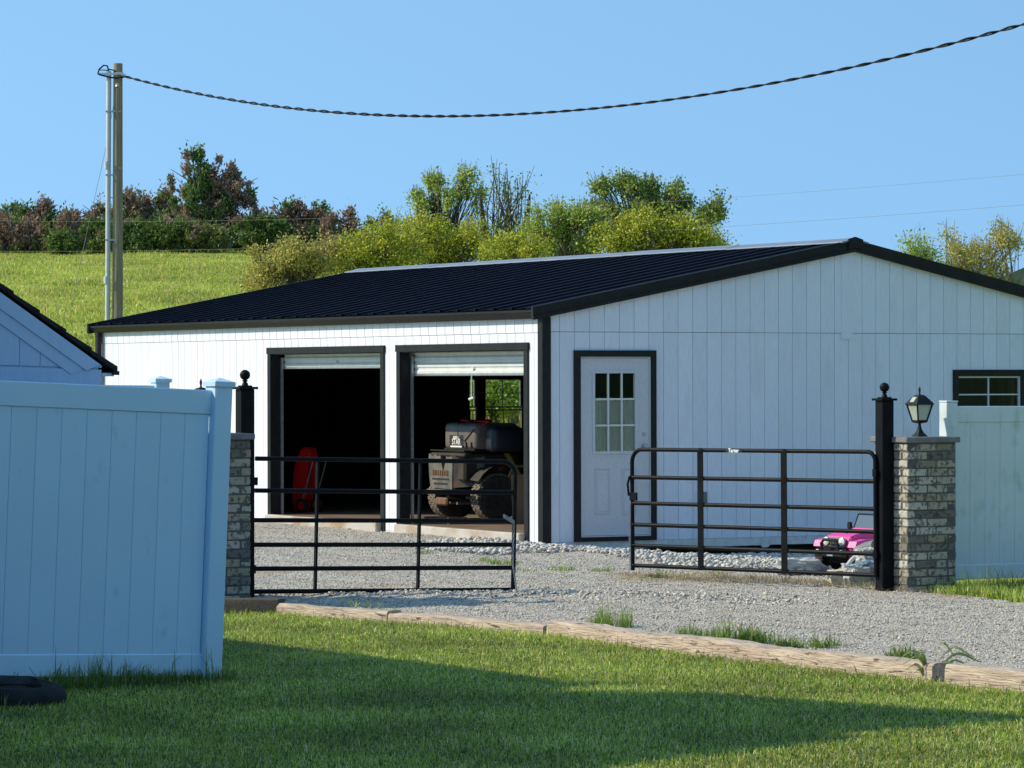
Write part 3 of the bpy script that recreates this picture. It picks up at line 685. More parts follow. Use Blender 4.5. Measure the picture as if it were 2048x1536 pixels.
G1 = "trees and shrubs growing behind the garage"
Y1_ = 74.0
broad_tree("shrub", "olive yellow shrub at the left end, beside the meadow", 575, Y1_, 0, [(530, 540, 42, 42, .7, 1), (580, 520, 55, 32, .8, 1.2), (640, 505, 50, 32, .8, 1), (560, 570, 60, 20, .8, .8)], 8500, .075, lf_olive, .06, m_bark, G1, .21, 230, cat="shrub")
broad_tree("shrub", "yellow green shrub between olive shrub and tall light green tree", 745, Y1_ + 1, 0, [(720, 505, 55, 38, .9, 1), (790, 490, 60, 42, .9, 1.2), (760, 530, 80, 20, .9, .8)], 8500, .075, lf_yel, .06, m_bark, G1, .21, 230, cat="shrub")
broad_tree("tree", "slender light green tree with ragged upright limbs", 880, Y1_ + 4, 0, [(862, 372, 26, 26, .5, 1), (850, 420, 30, 30, .6, .9), (905, 400, 30, 30, .6, .8), (940, 365, 24, 26, .5, .8), (832, 395, 12, 16, .3, .3), (880, 455, 50, 30, .8, .9), (955, 400, 20, 30, .4, .4)], 3600, .08, lf_light, .09, m_bark, G1, .15, 190)
broad_tree("shrub", "leafy yellow bush at the foot of the slender light green tree", 880, Y1_ + 2, 0, [(850, 470, 60, 26, .9, 1), (930, 480, 60, 28, .9, 1), (990, 500, 40, 20, .8, .6), (880, 510, 90, 14, .9, .8)], 7500, .075, lf_yel, .06, m_bark, G1, .21, 200, cat="shrub")
broad_tree("bare_tree", "thin half bare tree with grey twigs and few leaves", 1008, Y1_ + 3, 0, [(1000, 380, 26, 34, .6, 1), (1030, 400, 22, 34, .5, .9), (1012, 440, 34, 30, .6, 1), (968, 430, 22, 30, .5, .7), (1045, 370, 14, 18, .3, .4), (985, 355, 12, 14, .3, .3)], 620, .075, lf_green, .13, m_bark, G1, .26, 70, stems=2)
broad_tree("tree", "broad dark green tree with the highest crown behind the ridge", 1290, Y1_ + 6, 0, [(1235, 385, 46, 24, .9, 1), (1215, 420, 36, 24, .8, .7), (1290, 400, 44, 26, .9, 1), (1285, 370, 22, 12, .5, .4), (1352, 405, 40, 26, .8, .9), (1350, 385, 16, 14, .5, .3), (1410, 430, 36, 16, .7, .7), (1435, 415, 16, 16, .4, .3), (1280, 445, 110, 24, 1.2, 1.6)], 8200, .09, lf_green, .16, m_bark, G1, .20, 230)
broad_tree("tree", "rounded yellow green tree left of the broad dark tree", 1130, Y1_ + 1, 0, [(1135, 430, 44, 24, .9, 1), (1090, 455, 36, 30, .8, .8), (1170, 450, 50, 30, .9, 1), (1120, 490, 76, 24, 1., 1.2)], 7400, .08, lf_light, .10, m_bark_pale, G1, .18, 230)
broad_tree("tree", "dense yellow green tree in front of the broad dark tree", 1320, Y1_ + .5, 0, [(1300, 450, 70, 22, .9, 1), (1240, 470, 60, 26, .9, 1), (1370, 465, 60, 24, .9, 1), (1300, 490, 120, 20, 1., 1.3), (1430, 488, 50, 14, .8, .8)], 10500, .078, lf_yel, .10, m_bark, G1, .21, 300)
broad_tree("tree", "open twiggy tree with pale stems at the right", 1960, 72, 0, [(1905, 495, 34, 30, .6, 1), (1955, 505, 40, 36, .7, 1.1), (2000, 490, 36, 36, .6, 1), (1985, 540, 44, 30, .7, .8), (1925, 535, 40, 22, .7, .9), (2035, 480, 14, 16, .4, .3)], 3000, .085, lf_olive, .09, m_bark_pale, G1, .17, 190, stems=3, elong=2.2)
broad_tree("shrub", "slim leafy sapling just right of the ridge", 1845, 72, 0, [(1845, 500, 18, 34, .4, 1), (1812, 500, 10, 16, .3, .4), (1860, 530, 30, 26, .5, 1), (1885, 545, 30, 16, .5, .7)], 1500, .085, lf_light, .05, m_bark_pale, G1, .22, 45, cat="sapling", elong=2)
broad_tree("shrub", "low yellow green shrub below the half bare tree", 1030, Y1_ - .5, 0, [(1000, 500, 50, 26, .8, 1), (1050, 495, 40, 30, .8, 1)], 3200, .075, lf_yel, .05, m_bark, G1, .21, 90, cat="shrub")
# shrubs seen through the back window of the garage
broad_tree("shrub", "green shrub seen through the back window of the garage", 985, 69, 0, [(960, 785, 60, 26, .8, 1), (1010, 780, 60, 28, .8, 1)], 3800, .10, lf_light, .05, m_bark, G1, .4, 50, cat="shrub")

def cedar(label, px, hw, top, Y, cm, brown=0.0, side=0, n=2600, base=503, spiky=1.0, group="cedars on the crest of the hill", lobes=None, cat="cedar", lsz=.34):
    X0 = X_at(px, Y); z0 = Hs(X0, Y); S = F / Y
    root = thing("cedar_tree" if cat == "cedar" else "bush", label, cat, (X0, Y, z0), group=group)
    ht = Z_at(top, Y) - z0; R_ = hw / S * (1.36 if spiky >= .6 else 1.15); n = int(n * 3.4); lsz *= .62
    lobes = lobes or [(0, 1.0, 1.0)]; ht *= .92 if spiky >= .6 else 1.0
    allP = []; ups = []
    for (dx, hf, rf) in lobes:
        hh = ht * hf; rr = R_ * rf
        if spiky >= .6:
            el = [(0, .24, 1.0, .28, 1.0), (.06, .48, .80, .24, .8), (-.04, .70, .50, .20, .5), (.02, .90, .20, .15, .2)]
        else:
            el = [(0, .38, 1.0, .40, 1.0), (.3, .62, .62, .30, .5), (-.3, .58, .62, .32, .5)]
        tot = sum(e[4] for e in el)
        for (ex, ez, er, eh, wt) in el:
            nc = max(5, int(46 * wt / tot * (1.9 if R_ > 2.2 else 1)))
            Cc = in_ell(nc, (dx * R_ + ex * rr, 0, ez * hh), (er * rr, er * rr * .8, eh * hh), .5)
            per = max(5, int(n * wt / tot / len(lobes) / nc))
            rad = np.clip(.27 * nr.uniform(.6, 1.4, nc), .15, .6) * (1 if spiky >= .6 else 1.1)
            q = nr.normal(0, .6, (nc, per, 3)) * rad[:, None, None] * np.array([.8, .8, 1.15 if spiky >= .6 else .8])
            pp = (Cc[:, None, :] + q).reshape(-1, 3); allP.append(pp)
            ph = np.arctan2(pp[:, 1], pp[:, 0] - dx * R_); ups.append(np.stack([np.cos(ph) * .55, np.sin(ph) * .55, np.full(len(pp), .95 * spiky)], 1))
    P = np.concatenate(allP); U = np.concatenate(ups); k_ = P[:, 2] > .02; P, U = P[k_], U[k_]
    V, Fc = leaves(P, lsz, U, 2.3)
    # browning: patches by noise and by side
    nz = np.array([mnoise.noise(Vector((p[0] * .9 + px, p[1] * .6, p[2] * .8))) for p in P]) * .75 + .5
    sd_ = nz + side * P[:, 0] / R_ * .32 - .12 * (P[:, 2] / ht - .5) * 2
    isb = sd_ < brown - .02
    g = np.repeat(~isb, 1)
    fg, fb = Fc[g], Fc[isb]
    def sub(f, nm, m):
        if len(f) < 5: return
        idx = f.ravel(); o = np_mesh(nm, V[idx], np.arange(len(idx)).reshape(-1, 4), m, root)
        return o
    sub(fg, "crown", cm)
    ob = sub(fb, "dead_foliage", lf_brown)
    if ob is not None: ob['label'] = "dead brown foliage"
    mb = MB()
    for (dx, hf, rf) in lobes:
        mb.tube([(dx * R_ * .5, 0, -.2), (dx * R_ * .8, 0, ht * hf * .4), (dx * R_, 0, ht * hf * .96)], [.16, .11, .02], 6)
        for q in range(10):
            h = ht * hf * rnd.uniform(.1, .8); a = rnd.uniform(0, 6.28); l_ = R_ * rf * rnd.uniform(.4, .8)
            mb.tube([(dx * R_ * .8, 0, h), (dx * R_ * .8 + cos(a) * l_, sin(a) * l_, h + l_ * .55)], [.04, .012], 5, cap=False)
    mb.build("trunk", m_bark, root, smooth=True); return root
YR = 190.0
cedar("dark green cedar behind the brown one at the left edge", -12, 62, 402, YR + 6, lf_cedar, .42, 0, 2400, lobes=[(-.3, .8, .9), (.4, 1.0, .8)])
cedar("mostly dead brown cedar at the far left of the crest", 22, 52, 428, YR - 1, lf_cedar2, .64, 0, 2200, lobes=[(-.3, 1, 1), (.45, .85, .8)])
cedar("three pointed dark green cedar left of the pole", 72, 46, 398, YR + 2, lf_cedar, .36, 0, 2800, lobes=[(-.35, .94, .7), (.1, 1.0, .8), (.45, .97, .7)])
cedar("low rust brown cedar in the gap before the pole", 116, 44, 424, YR - 1, lf_cedar2, .66, 0, 1700, lobes=[(.25, 1.0, .6), (-.4, .66, .9)])
cedar("brown topped cedar behind the pale conduit", 170, 54, 402, YR + 3, lf_cedar2, .60, 0, 2600, lobes=[(-.4, .86, .9), (.4, 1.0, .8)])
cedar("bright green bush at the foot of the brown cedar", 128, 30, 462, YR - 4, lf_bush, 0, 0, 1100, spiky=.3, cat="bush")
cedar("round light green bush behind the pole", 208, 46, 432, YR - 4, lf_bush, .0, 0, 1700, spiky=.3, cat="bush")
cedar("brownish cedar right of the pole", 262, 48, 372, YR + 2, lf_cedar2, .58, 0, 2600, lobes=[(-.15, 1.0, .85), (.5, .88, .7)])
cedar("olive cedar between pole and the largest cedar", 312, 50, 368, YR + 3, lf_cedar2, .40, 0, 2600, lobes=[(.2, 1.0, .8), (-.5, .9, .8)])
cedar("low green thicket under the olive cedar", 300, 76, 428, YR - 5, lf_bush, .22, 0, 2600, spiky=.3, cat="bush", lobes=[(-.5, .9, .7), (.4, 1, .7)])
cedar("largest cedar, green top with a big dead brown side", 418, 92, 292, YR, lf_cedar, .50, -1.15, 6200, lobes=[(-.25, 1.0, .80), (.35, .86, .78), (.05, .95, .7)], lsz=.40)
cedar("dark bush under the largest cedar", 385, 66, 450, YR - 5, lf_cedar2, .2, 0, 1800, spiky=.3, cat="bush")
cedar("silvery light green bush right of the largest cedar", 522, 48, 420, YR - 2, lf_bush, .0, 0, 1900, spiky=.3, cat="bush")
cedar("wide domed cedar, green above and brown below", 600, 76, 394, YR + 2, lf_cedar, .46, .3, 4300, spiky=.7, lobes=[(-.3, .95, .9), (.3, .95, .9), (0, 1.0, .8)], lsz=.38)
cedar("reddish brown dead cedar beside the domed cedar", 678, 36, 414, YR - 1, lf_cedar2, .86, 0, 2100, lobes=[(-.3, .95, .9), (.4, 1.0, .8)])
cedar("small dark green pointed cedar alone on the skyline", 756, 46, 417, YR, lf_cedar, .18, 0, 2600, lobes=[(-.2, .93, .9), (.25, 1.0, .8)])
cedar("low pale scrub between the two right hand cedars", 700, 44, 462, YR - 6, lf_bush, .2, 0, 1300, spiky=.3, cat="bush")
cedar("blue green cedar tops showing over the yellow bush", 815, 40, 448, YR - 3, lf_cedar, .1, 0, 1300)

# unseen woods added at the right, outside the frame, so the panes mirror dark
wx = np.linspace(70, 120, 26); wy = np.linspace(-70, 45, 60)
def zw(X, Y):
    e = np.clip(1 - ((X - 95) / 24) ** 2, 0, 1)
    n = np.array([[mnoise.noise(Vector((a * .15, b_ * .15, 7))) for a, b_ in zip(ra, rb)] for ra, rb in zip(X, Y)])
    return -1 + e ** .5 * (9 + 3 * n)
tag(grid_mesh("reflection_woods", wx, wy, zw, m_ridge), kind='structure')
# ------------------------------------------------------------------ garage
garage = thing("garage", "long white board sided garage with black metal roof and two roll up doors", "garage", (XC, YC, 0), (-TILT, 0, PHI))
VE = V_at(197); UE = 8.57; UR = U_at(1706); ZR = 3.55; SLL = (ZR - 2.715) / (UR + .08); SLR = .212
def roofz(u): return ZR - (UR - u) * SLL if u < UR else ZR - (u - UR) * SLR
D = [(V_at(764), V_at(544)), (V_at(1051), V_at(803))]; DTOP = 2.235; FZ = .09
JL, JR = 2.43, 2.44
gsp = .2215; g0 = V_at(1069.2)
DW = .10
holesL = [(a - .0, b + .0, DTOP) for a, b in D]
def boards_left():
    edges = []; k = -2
    while g0 + k * gsp < .10: k += 1
    edges = [.095] + [g0 + i * gsp for i in range(k, 200) if g0 + i * gsp < VE - .14] + [VE - .10]
    for a, b in zip(edges[:-1], edges[1:]):
        if b - a < .02: continue
        x0, x1 = a + .005, b - .005
        cuts = sorted({x0, x1, *[c for h in holesL for c in h[:2] if x0 < c < x1]})
        mb = MB(); ok = False
        for c0, c1 in zip(cuts[:-1], cuts[1:]):
            m_ = (c0 + c1) / 2; inh = any(h[0] < m_ < h[1] for h in holesL)
            zb = DTOP if inh else 0.0
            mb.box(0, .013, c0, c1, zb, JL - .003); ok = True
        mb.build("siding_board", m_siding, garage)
    # narrow band of boards above the joint
    off = V_at(1049.0)
    e2 = [.095] + [off + i * gsp for i in range(-4, 200) if .12 < off + i * gsp < VE - .14] + [VE - .10]
    for a, b in zip(e2[:-1], e2[1:]):
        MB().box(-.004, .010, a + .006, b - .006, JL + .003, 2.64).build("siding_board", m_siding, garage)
boards_left()
PD = (U_at(1161.4), U_at(1300), bz(1072, U_at(1200), 0), bz(715.4, U_at(1200), 0))      # person door leaf u0,u1,z0,z1
WN = (U_at(1916), U_at(2041), 1.05, bz(752.5, U_at(1960), 0))                              # right window
def boards_right():
    s = .2005; o = U_at(1119.8)
    e = [.095] + [o + i * s for i in range(0, 60) if o + i * s < UE - .14] + [UE - .10]
    ev = [(PD[0], PD[1], PD[2], PD[3]), WN]
    bu = (U_at(1683), U_at(1705))
    for a, b in zip(e[:-1], e[1:]):
        x0, x1 = a + .0028, b - .0028
        cuts = sorted({x0, x1, *[c for h in ev for c in h[:2] if x0 < c < x1]})
        mb = MB()
        for c0, c1 in zip(cuts[:-1], cuts[1:]):
            m_ = (c0 + c1) / 2; hs_ = [h for h in ev if h[0] < m_ < h[1]]
            if hs_:
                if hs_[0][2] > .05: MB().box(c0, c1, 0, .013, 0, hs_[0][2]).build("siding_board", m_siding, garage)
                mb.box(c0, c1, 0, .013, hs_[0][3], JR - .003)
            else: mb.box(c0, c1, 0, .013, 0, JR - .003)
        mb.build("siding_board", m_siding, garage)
        mb = MB(); sh = .012
        zz = [roofz(q) - .03 for q in (x0, x1)]
        mid = [UR] if x0 < UR < x1 else []
        poly = [(x0, -.004, JR + .003), (x1, -.004, JR + .003), (x1, -.004, zz[1])] + [(q, -.004, roofz(q) - .03) for q in mid] + [(x0, -.004, zz[0])]
        mb.prism(poly, (0, .014, 0)); mb.build("siding_board", m_siding, garage)
    zb = bz(678, bu[0], 0)
    mb = MB(); mb.prism([(bu[0], -.016, zb), (bu[1], -.016, zb), (bu[1], -.016, roofz(bu[1]) - .06), (bu[0], -.016, roofz(bu[0]) - .06)], (0, .0115, 0))
    mb.build("batten", m_siding, garage)
boards_right()
def holed(axis, rng, z0, ztop, holes, d0, d1, name, m):
    """backing wall with rectangular openings; axis 'u' runs along u at v in d0..d1"""
    mb = MB(); cuts = sorted({rng[0], rng[1], *[c for h in holes for c in h[:2]]})
    for a, b in zip(cuts[:-1], cuts[1:]):
        m_ = (a + b) / 2; hh = [h for h in holes if h[0] < m_ < h[1]]
        segs = [(z0, ztop)] if not hh else ([(z0, hh[0][2])] if hh[0][2] > z0 + .01 else []) + [(hh[0][3], ztop)]
        for s0, s1 in segs:
            mb.box(a, b, d0, d1, s0, s1) if axis == 'u' else mb.box(d0, d1, a, b, s0, s1)
    return mb.build(name, m, garage)
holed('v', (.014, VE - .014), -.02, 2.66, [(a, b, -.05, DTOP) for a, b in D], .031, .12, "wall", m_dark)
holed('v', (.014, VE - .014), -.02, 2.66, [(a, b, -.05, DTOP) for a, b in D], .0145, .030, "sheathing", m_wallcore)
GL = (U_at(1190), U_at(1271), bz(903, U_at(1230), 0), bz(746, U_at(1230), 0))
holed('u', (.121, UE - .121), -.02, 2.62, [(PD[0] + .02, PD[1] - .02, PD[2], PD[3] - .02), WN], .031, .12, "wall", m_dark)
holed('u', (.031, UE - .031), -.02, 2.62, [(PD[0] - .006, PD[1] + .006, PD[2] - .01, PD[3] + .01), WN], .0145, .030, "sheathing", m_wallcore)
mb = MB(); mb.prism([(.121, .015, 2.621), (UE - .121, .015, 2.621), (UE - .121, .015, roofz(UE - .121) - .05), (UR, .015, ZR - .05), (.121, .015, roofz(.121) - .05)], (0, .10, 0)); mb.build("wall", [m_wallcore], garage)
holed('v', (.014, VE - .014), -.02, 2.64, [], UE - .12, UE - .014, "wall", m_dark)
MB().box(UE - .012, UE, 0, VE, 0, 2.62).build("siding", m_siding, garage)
# far gable with its window pair
BW = (6.02, 7.10, 1.02, 2.02)
BW = (U_at(933, VE), U_at(1040, VE), bz(905, 6.5, VE), bz(757, 6.5, VE))
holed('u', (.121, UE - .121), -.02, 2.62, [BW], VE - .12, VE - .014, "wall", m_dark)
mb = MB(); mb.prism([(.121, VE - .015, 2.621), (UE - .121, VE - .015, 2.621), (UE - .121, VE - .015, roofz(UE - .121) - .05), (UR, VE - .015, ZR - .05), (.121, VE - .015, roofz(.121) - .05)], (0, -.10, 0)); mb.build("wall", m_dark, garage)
# slab, apron and skirt
MB().box(.012, UE - .02, .02, VE - .02, -.05, FZ).build("floor", m_floor, garage)
for i, (a, b) in enumerate(D):
    MB().box(-.10, .011, a - .02, b + .02, -.2, FZ + .004, .01).build("threshold", m_slab, garage)
MB().box(.35, UE - .3, .30, VE - .3, -.6, -.051).build("void_backing", m_dark, garage)  # dark block added so the open gap under the skirt reads as shade
for p_, q_ in ((.09, D[1][0] - .12), (D[1][1] + .12, D[0][0] - .12), (D[0][1] + .12, VE - .02)): MB().box(-.012, .012, p_, q_, -.2, -.004).build("skirt_board", m_skirt, garage)
def skirt():
    mb = MB(); pts = []
    us = [.0, 1.0, 2.0, 3.0, U_at(1521), U_at(1526), U_at(1536), U_at(1541), 4.5, 6.0, UE]
    zs = [-.10, -.094, -.10, -.097, -.095, -.125, -.125, -.095, -.10, -.10, -.10]
    poly = [(u, .002, z) for u, z in zip(us, zs)] + [(UE, .002, -.003), (0, .002, -.003)]
    mb.prism(poly, (0, .02, 0)); mb.build("skirt_board", m_skirt, garage)
skirt()
for (u, v) in [(2.6, .5), (5.4, .5)]: pass
# corner trims
MB().box(-.022, -.001, -.022, .092, -.01, 2.60).build("corner_trim", m_black, garage)
MB().box(.0, .092, -.022, -.001, -.01, 2.60).build("corner_trim", m_black, garage)
MB().box(-.022, -.001, VE - .098, VE + .02, -.01, 2.60).build("corner_trim", m_black, garage)
# roof: deck, panels, ridge caps, rake trim
mb = MB(); OH = .055
e0 = (-.06, roofz(-.06)); e1 = (UE + .08, roofz(UE + .08))
mb.prism([(e0[0], -.02, e0[1] - .045), (UR, -.02, ZR - .045), (e1[0], -.02, e1[1] - .045), (e1[0], -.02, e1[1] - .012), (UR, -.02, ZR - .012), (e0[0], -.02, e0[1] - .012)], (0, VE + .04, 0)); mb.build("roof_deck", m_dark, garage)
PW = .9144
def roof_panel(v0, wd, left):
    prof = []; n = int(round(wd / .2286))
    for i in range(n):
        q = v0 + i * .2286
        hr = .022 if i % 2 == 0 else .008; prof += [(q, 0), (q + .08, 0), (q + .10, hr), (q + .135, hr), (q + .155, 0)]
    prof.append((v0 + wd, 0)); 
    ua, ub = (-.105, UR - .01) if left else (UR + .01, UE + .12)
    P = []
    for (q, h) in prof: P += [(ua, q, roofz(ua) + h), (ub, q, roofz(ub) + h)]
    mb = MB(); mb.faces(P, [(2 * i, 2 * i + 1, 2 * i + 3, 2 * i + 2) for i in range(len(prof) - 1)])
    mb.build("roof_panel", m_roof, garage)
v = -.045
while v < VE + .03:
    wd = min(PW, VE + .05 - v)
    if wd < .2: break
    wd = round(wd / .2286) * .2286
    roof_panel(v, wd, True); roof_panel(v, wd, False); v += PW
caps = [-.06, V_at(1480, UR), V_at(1270, UR), V_at(880, UR), VE + .05]
for i, (a, b) in enumerate(zip(caps[:-1], caps[1:])):
    mb = MB(); d = .004 * (i % 2); hw_ = .20
    z0 = ZR + .034 + d; pr = [(UR - hw_, z0 - hw_ * SLL - .012), (UR - hw_ + .004, z0 - hw_ * SLL), (UR - .035, z0 - .004), (UR, z0 + .012), (UR + .035, z0 - .004), (UR + hw_ - .004, z0 - hw_ * SLR), (UR + hw_, z0 - hw_ * SLR - .012), (UR + hw_ - .006, z0 - hw_ * SLR - .02), (UR, z0 - .012), (UR - hw_ + .006, z0 - hw_ * SLL - .02)]
    mb.prism([(p[0], a - .01, p[1]) for p in pr], (0, b - a + .02, 0)); mb.build("ridge_cap", m_cap, garage)
for (ua, ub) in ((-.16, UR), (UR, UE + .16)):
    for (vv, ex) in ((-.052, .05), (VE + .002, .05)):
        mb = MB(); top = .026
        mb.prism([(ua, vv, roofz(ua) + top), (ub, vv, roofz(ub) + top), (ub, vv, roofz(ub) - .115), (ua, vv, roofz(ua) - .115)], (0, ex, 0))
        mb.prism([(ua, vv - .014, roofz(ua) - .085), (ub, vv - .014, roofz(ub) - .085), (ub, vv - .014, roofz(ub) - .125), (ua, vv - .014, roofz(ua) - .125)], (0, .013, 0))
        mb.build("rake_trim", m_black, garage)
mb = MB(); mb.prism([(UR - .10, -.075, ZR + .03), (UR, -.075, ZR + .058), (UR + .11, -.075, ZR + .025), (UR + .11, -.075, ZR - .10), (UR, -.075, ZR - .075), (UR - .10, -.075, ZR - .10)], (0, .02, 0)); mb.build("rake_peak_cap", m_black, garage)
# gutter
gp = [(-.004, 2.592), (-.078, 2.592), (-.094, 2.612), (-.118, 2.650), (-.134, 2.668), (-.134, 2.692), (-.122, 2.692), (-.122, 2.676), (-.07, 2.61), (-.010, 2.606), (-.004, 2.70)]
mb = MB(); va, vb = V_at(1068, -.134), V_at(175, -.134)
mb.prism([(a, va, z) for a, z in gp], (0, vb - va, 0))
mb.prism([(a, va - .004, z) for a, z in gp[:7]] + [(-.004, va - .004, 2.69)], (0, .0035, 0)); mb.prism([(a, vb + .0005, z) for a, z in gp[:7]] + [(-.004, vb + .0005, 2.69)], (0, .0035, 0))
mb.build("gutter", m_black, garage)
MB().box(-.002, .05, -.02, VE, 2.605, 2.70).build("fascia", m_black, garage)
# downspouts
vd = V_at(199.5, -.05)
mb = MB(); mb.box(-.10, -.03, vd - .05, vd + .05, .0, 2.55, .008); mb.box(-.10, -.028, vd - .055, vd + .055, 2.52, 2.60, .005); mb.build("downspout", m_black, garage)
# overhead doors
for i, (a, b) in enumerate(D):
    rd_ = thing("roll_up_door", None, None); rd_.parent = garage
    rd_['label'] = ["farther roll up door, curtain raised to a short strip", "nearer roll up door with pull rope, curtain raised part way"][i]
    tw = .095
    MB().box(-.030, -.0005, a - tw - .015, b + tw + .015, DTOP, DTOP + .085).build("door_header", m_black, rd_)
    MB().box(-.022, -.0005, a - tw, a, -.06, DTOP - .001).build("door_casing", m_black, rd_)
    MB().box(-.022, -.0005, b, b + tw, -.06, DTOP - .001).build("door_casing", m_black, rd_)
    MB().box(-.0004, .105, b - .012, b - .0005, FZ, DTOP).build("jamb", m_black, rd_)
    MB().box(-.0004, .105, a + .0005, a + .012, FZ, DTOP).build("jamb", m_black, rd_)
    MB().box(.0, .105, a + .013, b - .013, DTOP - .012, DTOP - .0005).build("jamb", m_black, rd_)
    MB().box(.122, .15, b - .05, b - .013, FZ, DTOP - .05).build("guide_track", m_galv, rd_); MB().box(.122, .15, a + .013, a + .05, FZ, DTOP - .05).build("guide_track", m_galv, rd_)
    zb = bz(733, .17, (a + b) / 2) if i == 0 else bz(747, .17, (a + b) / 2)
    # curtain: corrugated sheet following its drum
    prof = []; z = zb; per = .083
    nn = int((DTOP + .18 - zb) / (per / 8))
    for k in range(nn):
        zz = zb + k * per / 8; ph = (k % 8) / 8
        prof.append((.178 - .014 * (1 if ph < .45 else 0 if .55 < ph < .9 else .5), zz))
    mb = MB(); P = []
    for q, zz in prof: P += [(q, a + .02, zz), (q, b - .02, zz)]
    mb.faces(P, [(2 * k, 2 * k + 1, 2 * k + 3, 2 * k + 2) for k in range(len(prof) - 1)])
    cur = mb.build("curtain", m_curtain, rd_)
    MB().box(.155, .195, a + .02, b - .02, zb - .028, zb + .004, .006).build("bottom_bar", m_galv, cur)
    mb = MB(); mb.tube([(.34, a + .02, DTOP + .08), (.34, b - .02, DTOP + .08)], .17, 16); mb.build("drum", m_curtain, rd_)
    MB().box(.15, .16, (a + b) / 2 - .03, (a + b) / 2 + .03, zb + .045, zb + .075).build("lock_plate", m_white, cur)
    if i == 1:
        vv = V_at(944, .16); z1 = bz(797, .16, vv)
        MB().tube([(.16, vv, zb - .02), (.16, vv, z1 + .02)], .008, 6).build("pull_rope", m_white, cur)
        MB().tube([(.16, vv - .06, z1 + .012), (.16, vv + .06, z1 - .008)], .016, 8).build("pull_handle", m_white, cur)
# entry door
ed = thing("entry_door", None, None); ed.parent = garage
t0 = (U_at(1147.5), U_at(1311.5)); zt0, zt1 = bz(1083.8, t0[0], 0), bz(700.5, t0[0], 0)
mb = MB(); mb.box(t0[0], PD[0] - .008, -.028, -.0005, zt0, zt1); mb.box(PD[1] + .008, t0[1], -.028, -.0005, zt0, zt1)
mb.box(PD[0] - .008, PD[1] + .008, -.028, -.0005, PD[3] + .012, zt1); mb.box(PD[0] - .008, PD[1] + .008, -.028, -.0005, zt0, PD[2] - .012); mb.build("door_casing", m_black, ed)
mb = MB(); mb.box(PD[0] - .007, PD[0] + .006, -.012, .08, PD[2] - .011, PD[3] + .011); mb.box(PD[1] - .006, PD[1] + .007, -.012, .08, PD[2] - .011, PD[3] + .011); mb.box(PD[0] + .006, PD[1] - .006, -.012, .08, PD[3], PD[3] + .011); mb.box(PD[0] + .006, PD[1] - .006, -.012, .08, PD[2] - .011, PD[2]); mb.build("door_frame", m_white, ed)
L0, L1, Z0, Z1 = PD[0] + .010, PD[1] - .010, PD[2] + .005, PD[3] - .005
mb = MB(); y0, y1 = .002, .045
mb.box(L0, GL[0], y0, y1, Z0, Z1); mb.box(GL[1], L1, y0, y1, Z0, Z1); mb.box(GL[0], GL[1], y0, y1, Z0, GL[2]); mb.box(GL[0], GL[1], y0, y1, GL[3], Z1); mb.build("door_leaf", m_doorleaf, ed)
mb = MB(); fw = .034; 
for (a, b, c, d) in [(GL[0] - fw, GL[0] + .004, GL[2] - fw, GL[3] + fw), (GL[1] - .004, GL[1] + fw, GL[2] - fw, GL[3] + fw), (GL[0] + .004, GL[1] - .004, GL[3] - .004, GL[3] + fw), (GL[0] + .004, GL[1] - .004, GL[2] - fw, GL[2] + .004)]: mb.box(a, b, -.010, .0015, c, d, .004)
mb.build("glazing_frame", m_doorleaf, ed)
gw, gh = (GL[1] - GL[0]) / 3, (GL[3] - GL[2]) / 3
mb = MB()
for i in (1, 2): mb.box(GL[0] + gw * i - .011, GL[0] + gw * i + .011, -.004, .006, GL[2] + .004, GL[3] - .004)
for i in (1, 2):
    for j in range(3): mb.box(GL[0] + gw * j + .0115, GL[0] + gw * (j + 1) - .0115, -.004, .006, GL[2] + gh * i - .011, GL[2] + gh * i + .011)
mb.build("muntin", m_white, ed)
for i in range(3):
    for j in range(3): MB().box(GL[0] + gw * i + .012, GL[0] + gw * (i + 1) - .012, .010, .013, GL[2] + gh * j + .012, GL[2] + gh * (j + 1) - .012).build("pane", m_glass, ed)
for (a, b) in ((U_at(1190), U_at(1220)), (U_at(1244), U_at(1273))):
    z0, z1 = bz(1029, a, 0), bz(937, a, 0); mb = MB()
    for (p, q, c, d) in [(a, a + .012, z0, z1), (b - .012, b, z0, z1), (a + .012, b - .012, z0, z0 + .012), (a + .012, b - .012, z1 - .012, z1)]: mb.box(p, q, -.006, .0018, c, d, .003)
    mb.box(a + .03, b - .03, -.003, .0018, z0 + .03, z1 - .03, .002); mb.build("raised_panel", m_doorleaf, ed)
ku, kz = U_at(1288), bz(892, U_at(1288), 0)
mb = MB(); mb.lathe([(.033, 0), (.033, .006), (.012, .010), (.012, .03), (.026, .038), (.03, .052), (.022, .064), (.001, .068)], 16, T(ku, .002, kz) @ R(90, 'X')); mb.build("door_knob", m_galv, ed, True)
MB().lathe([(.024, 0), (.024, .008), (.010, .012), (.001, .014)], 14, T(ku, .002, kz + .14) @ R(90, 'X')).build("deadbolt", m_galv, ed, True)
# pale folded sheet behind the lower panes, standing in for a bright reflection
mb = MB(); P = []; n = 60; a, b = GL[0] - .02, GL[1] + .02
for i in range(n + 1):
    u = a + (b - a) * i / n; f = .018 * sin(i * .62) + .012 * sin(i * 1.7 + 1) + .01 * sin(i * .21)
    topz = GL[2] + 2 * gh + .02 - .035 * abs(sin(i * .22 + .4))
    P += [(u, .052 + f * .5, GL[2] - .03), (u, .050 + f * .35, topz)]
mb.faces(P, [(2 * i, 2 * i + 1, 2 * i + 3, 2 * i + 2) for i in range(n)]); mb.build("reflection_sheet", m_reflection, ed, True)
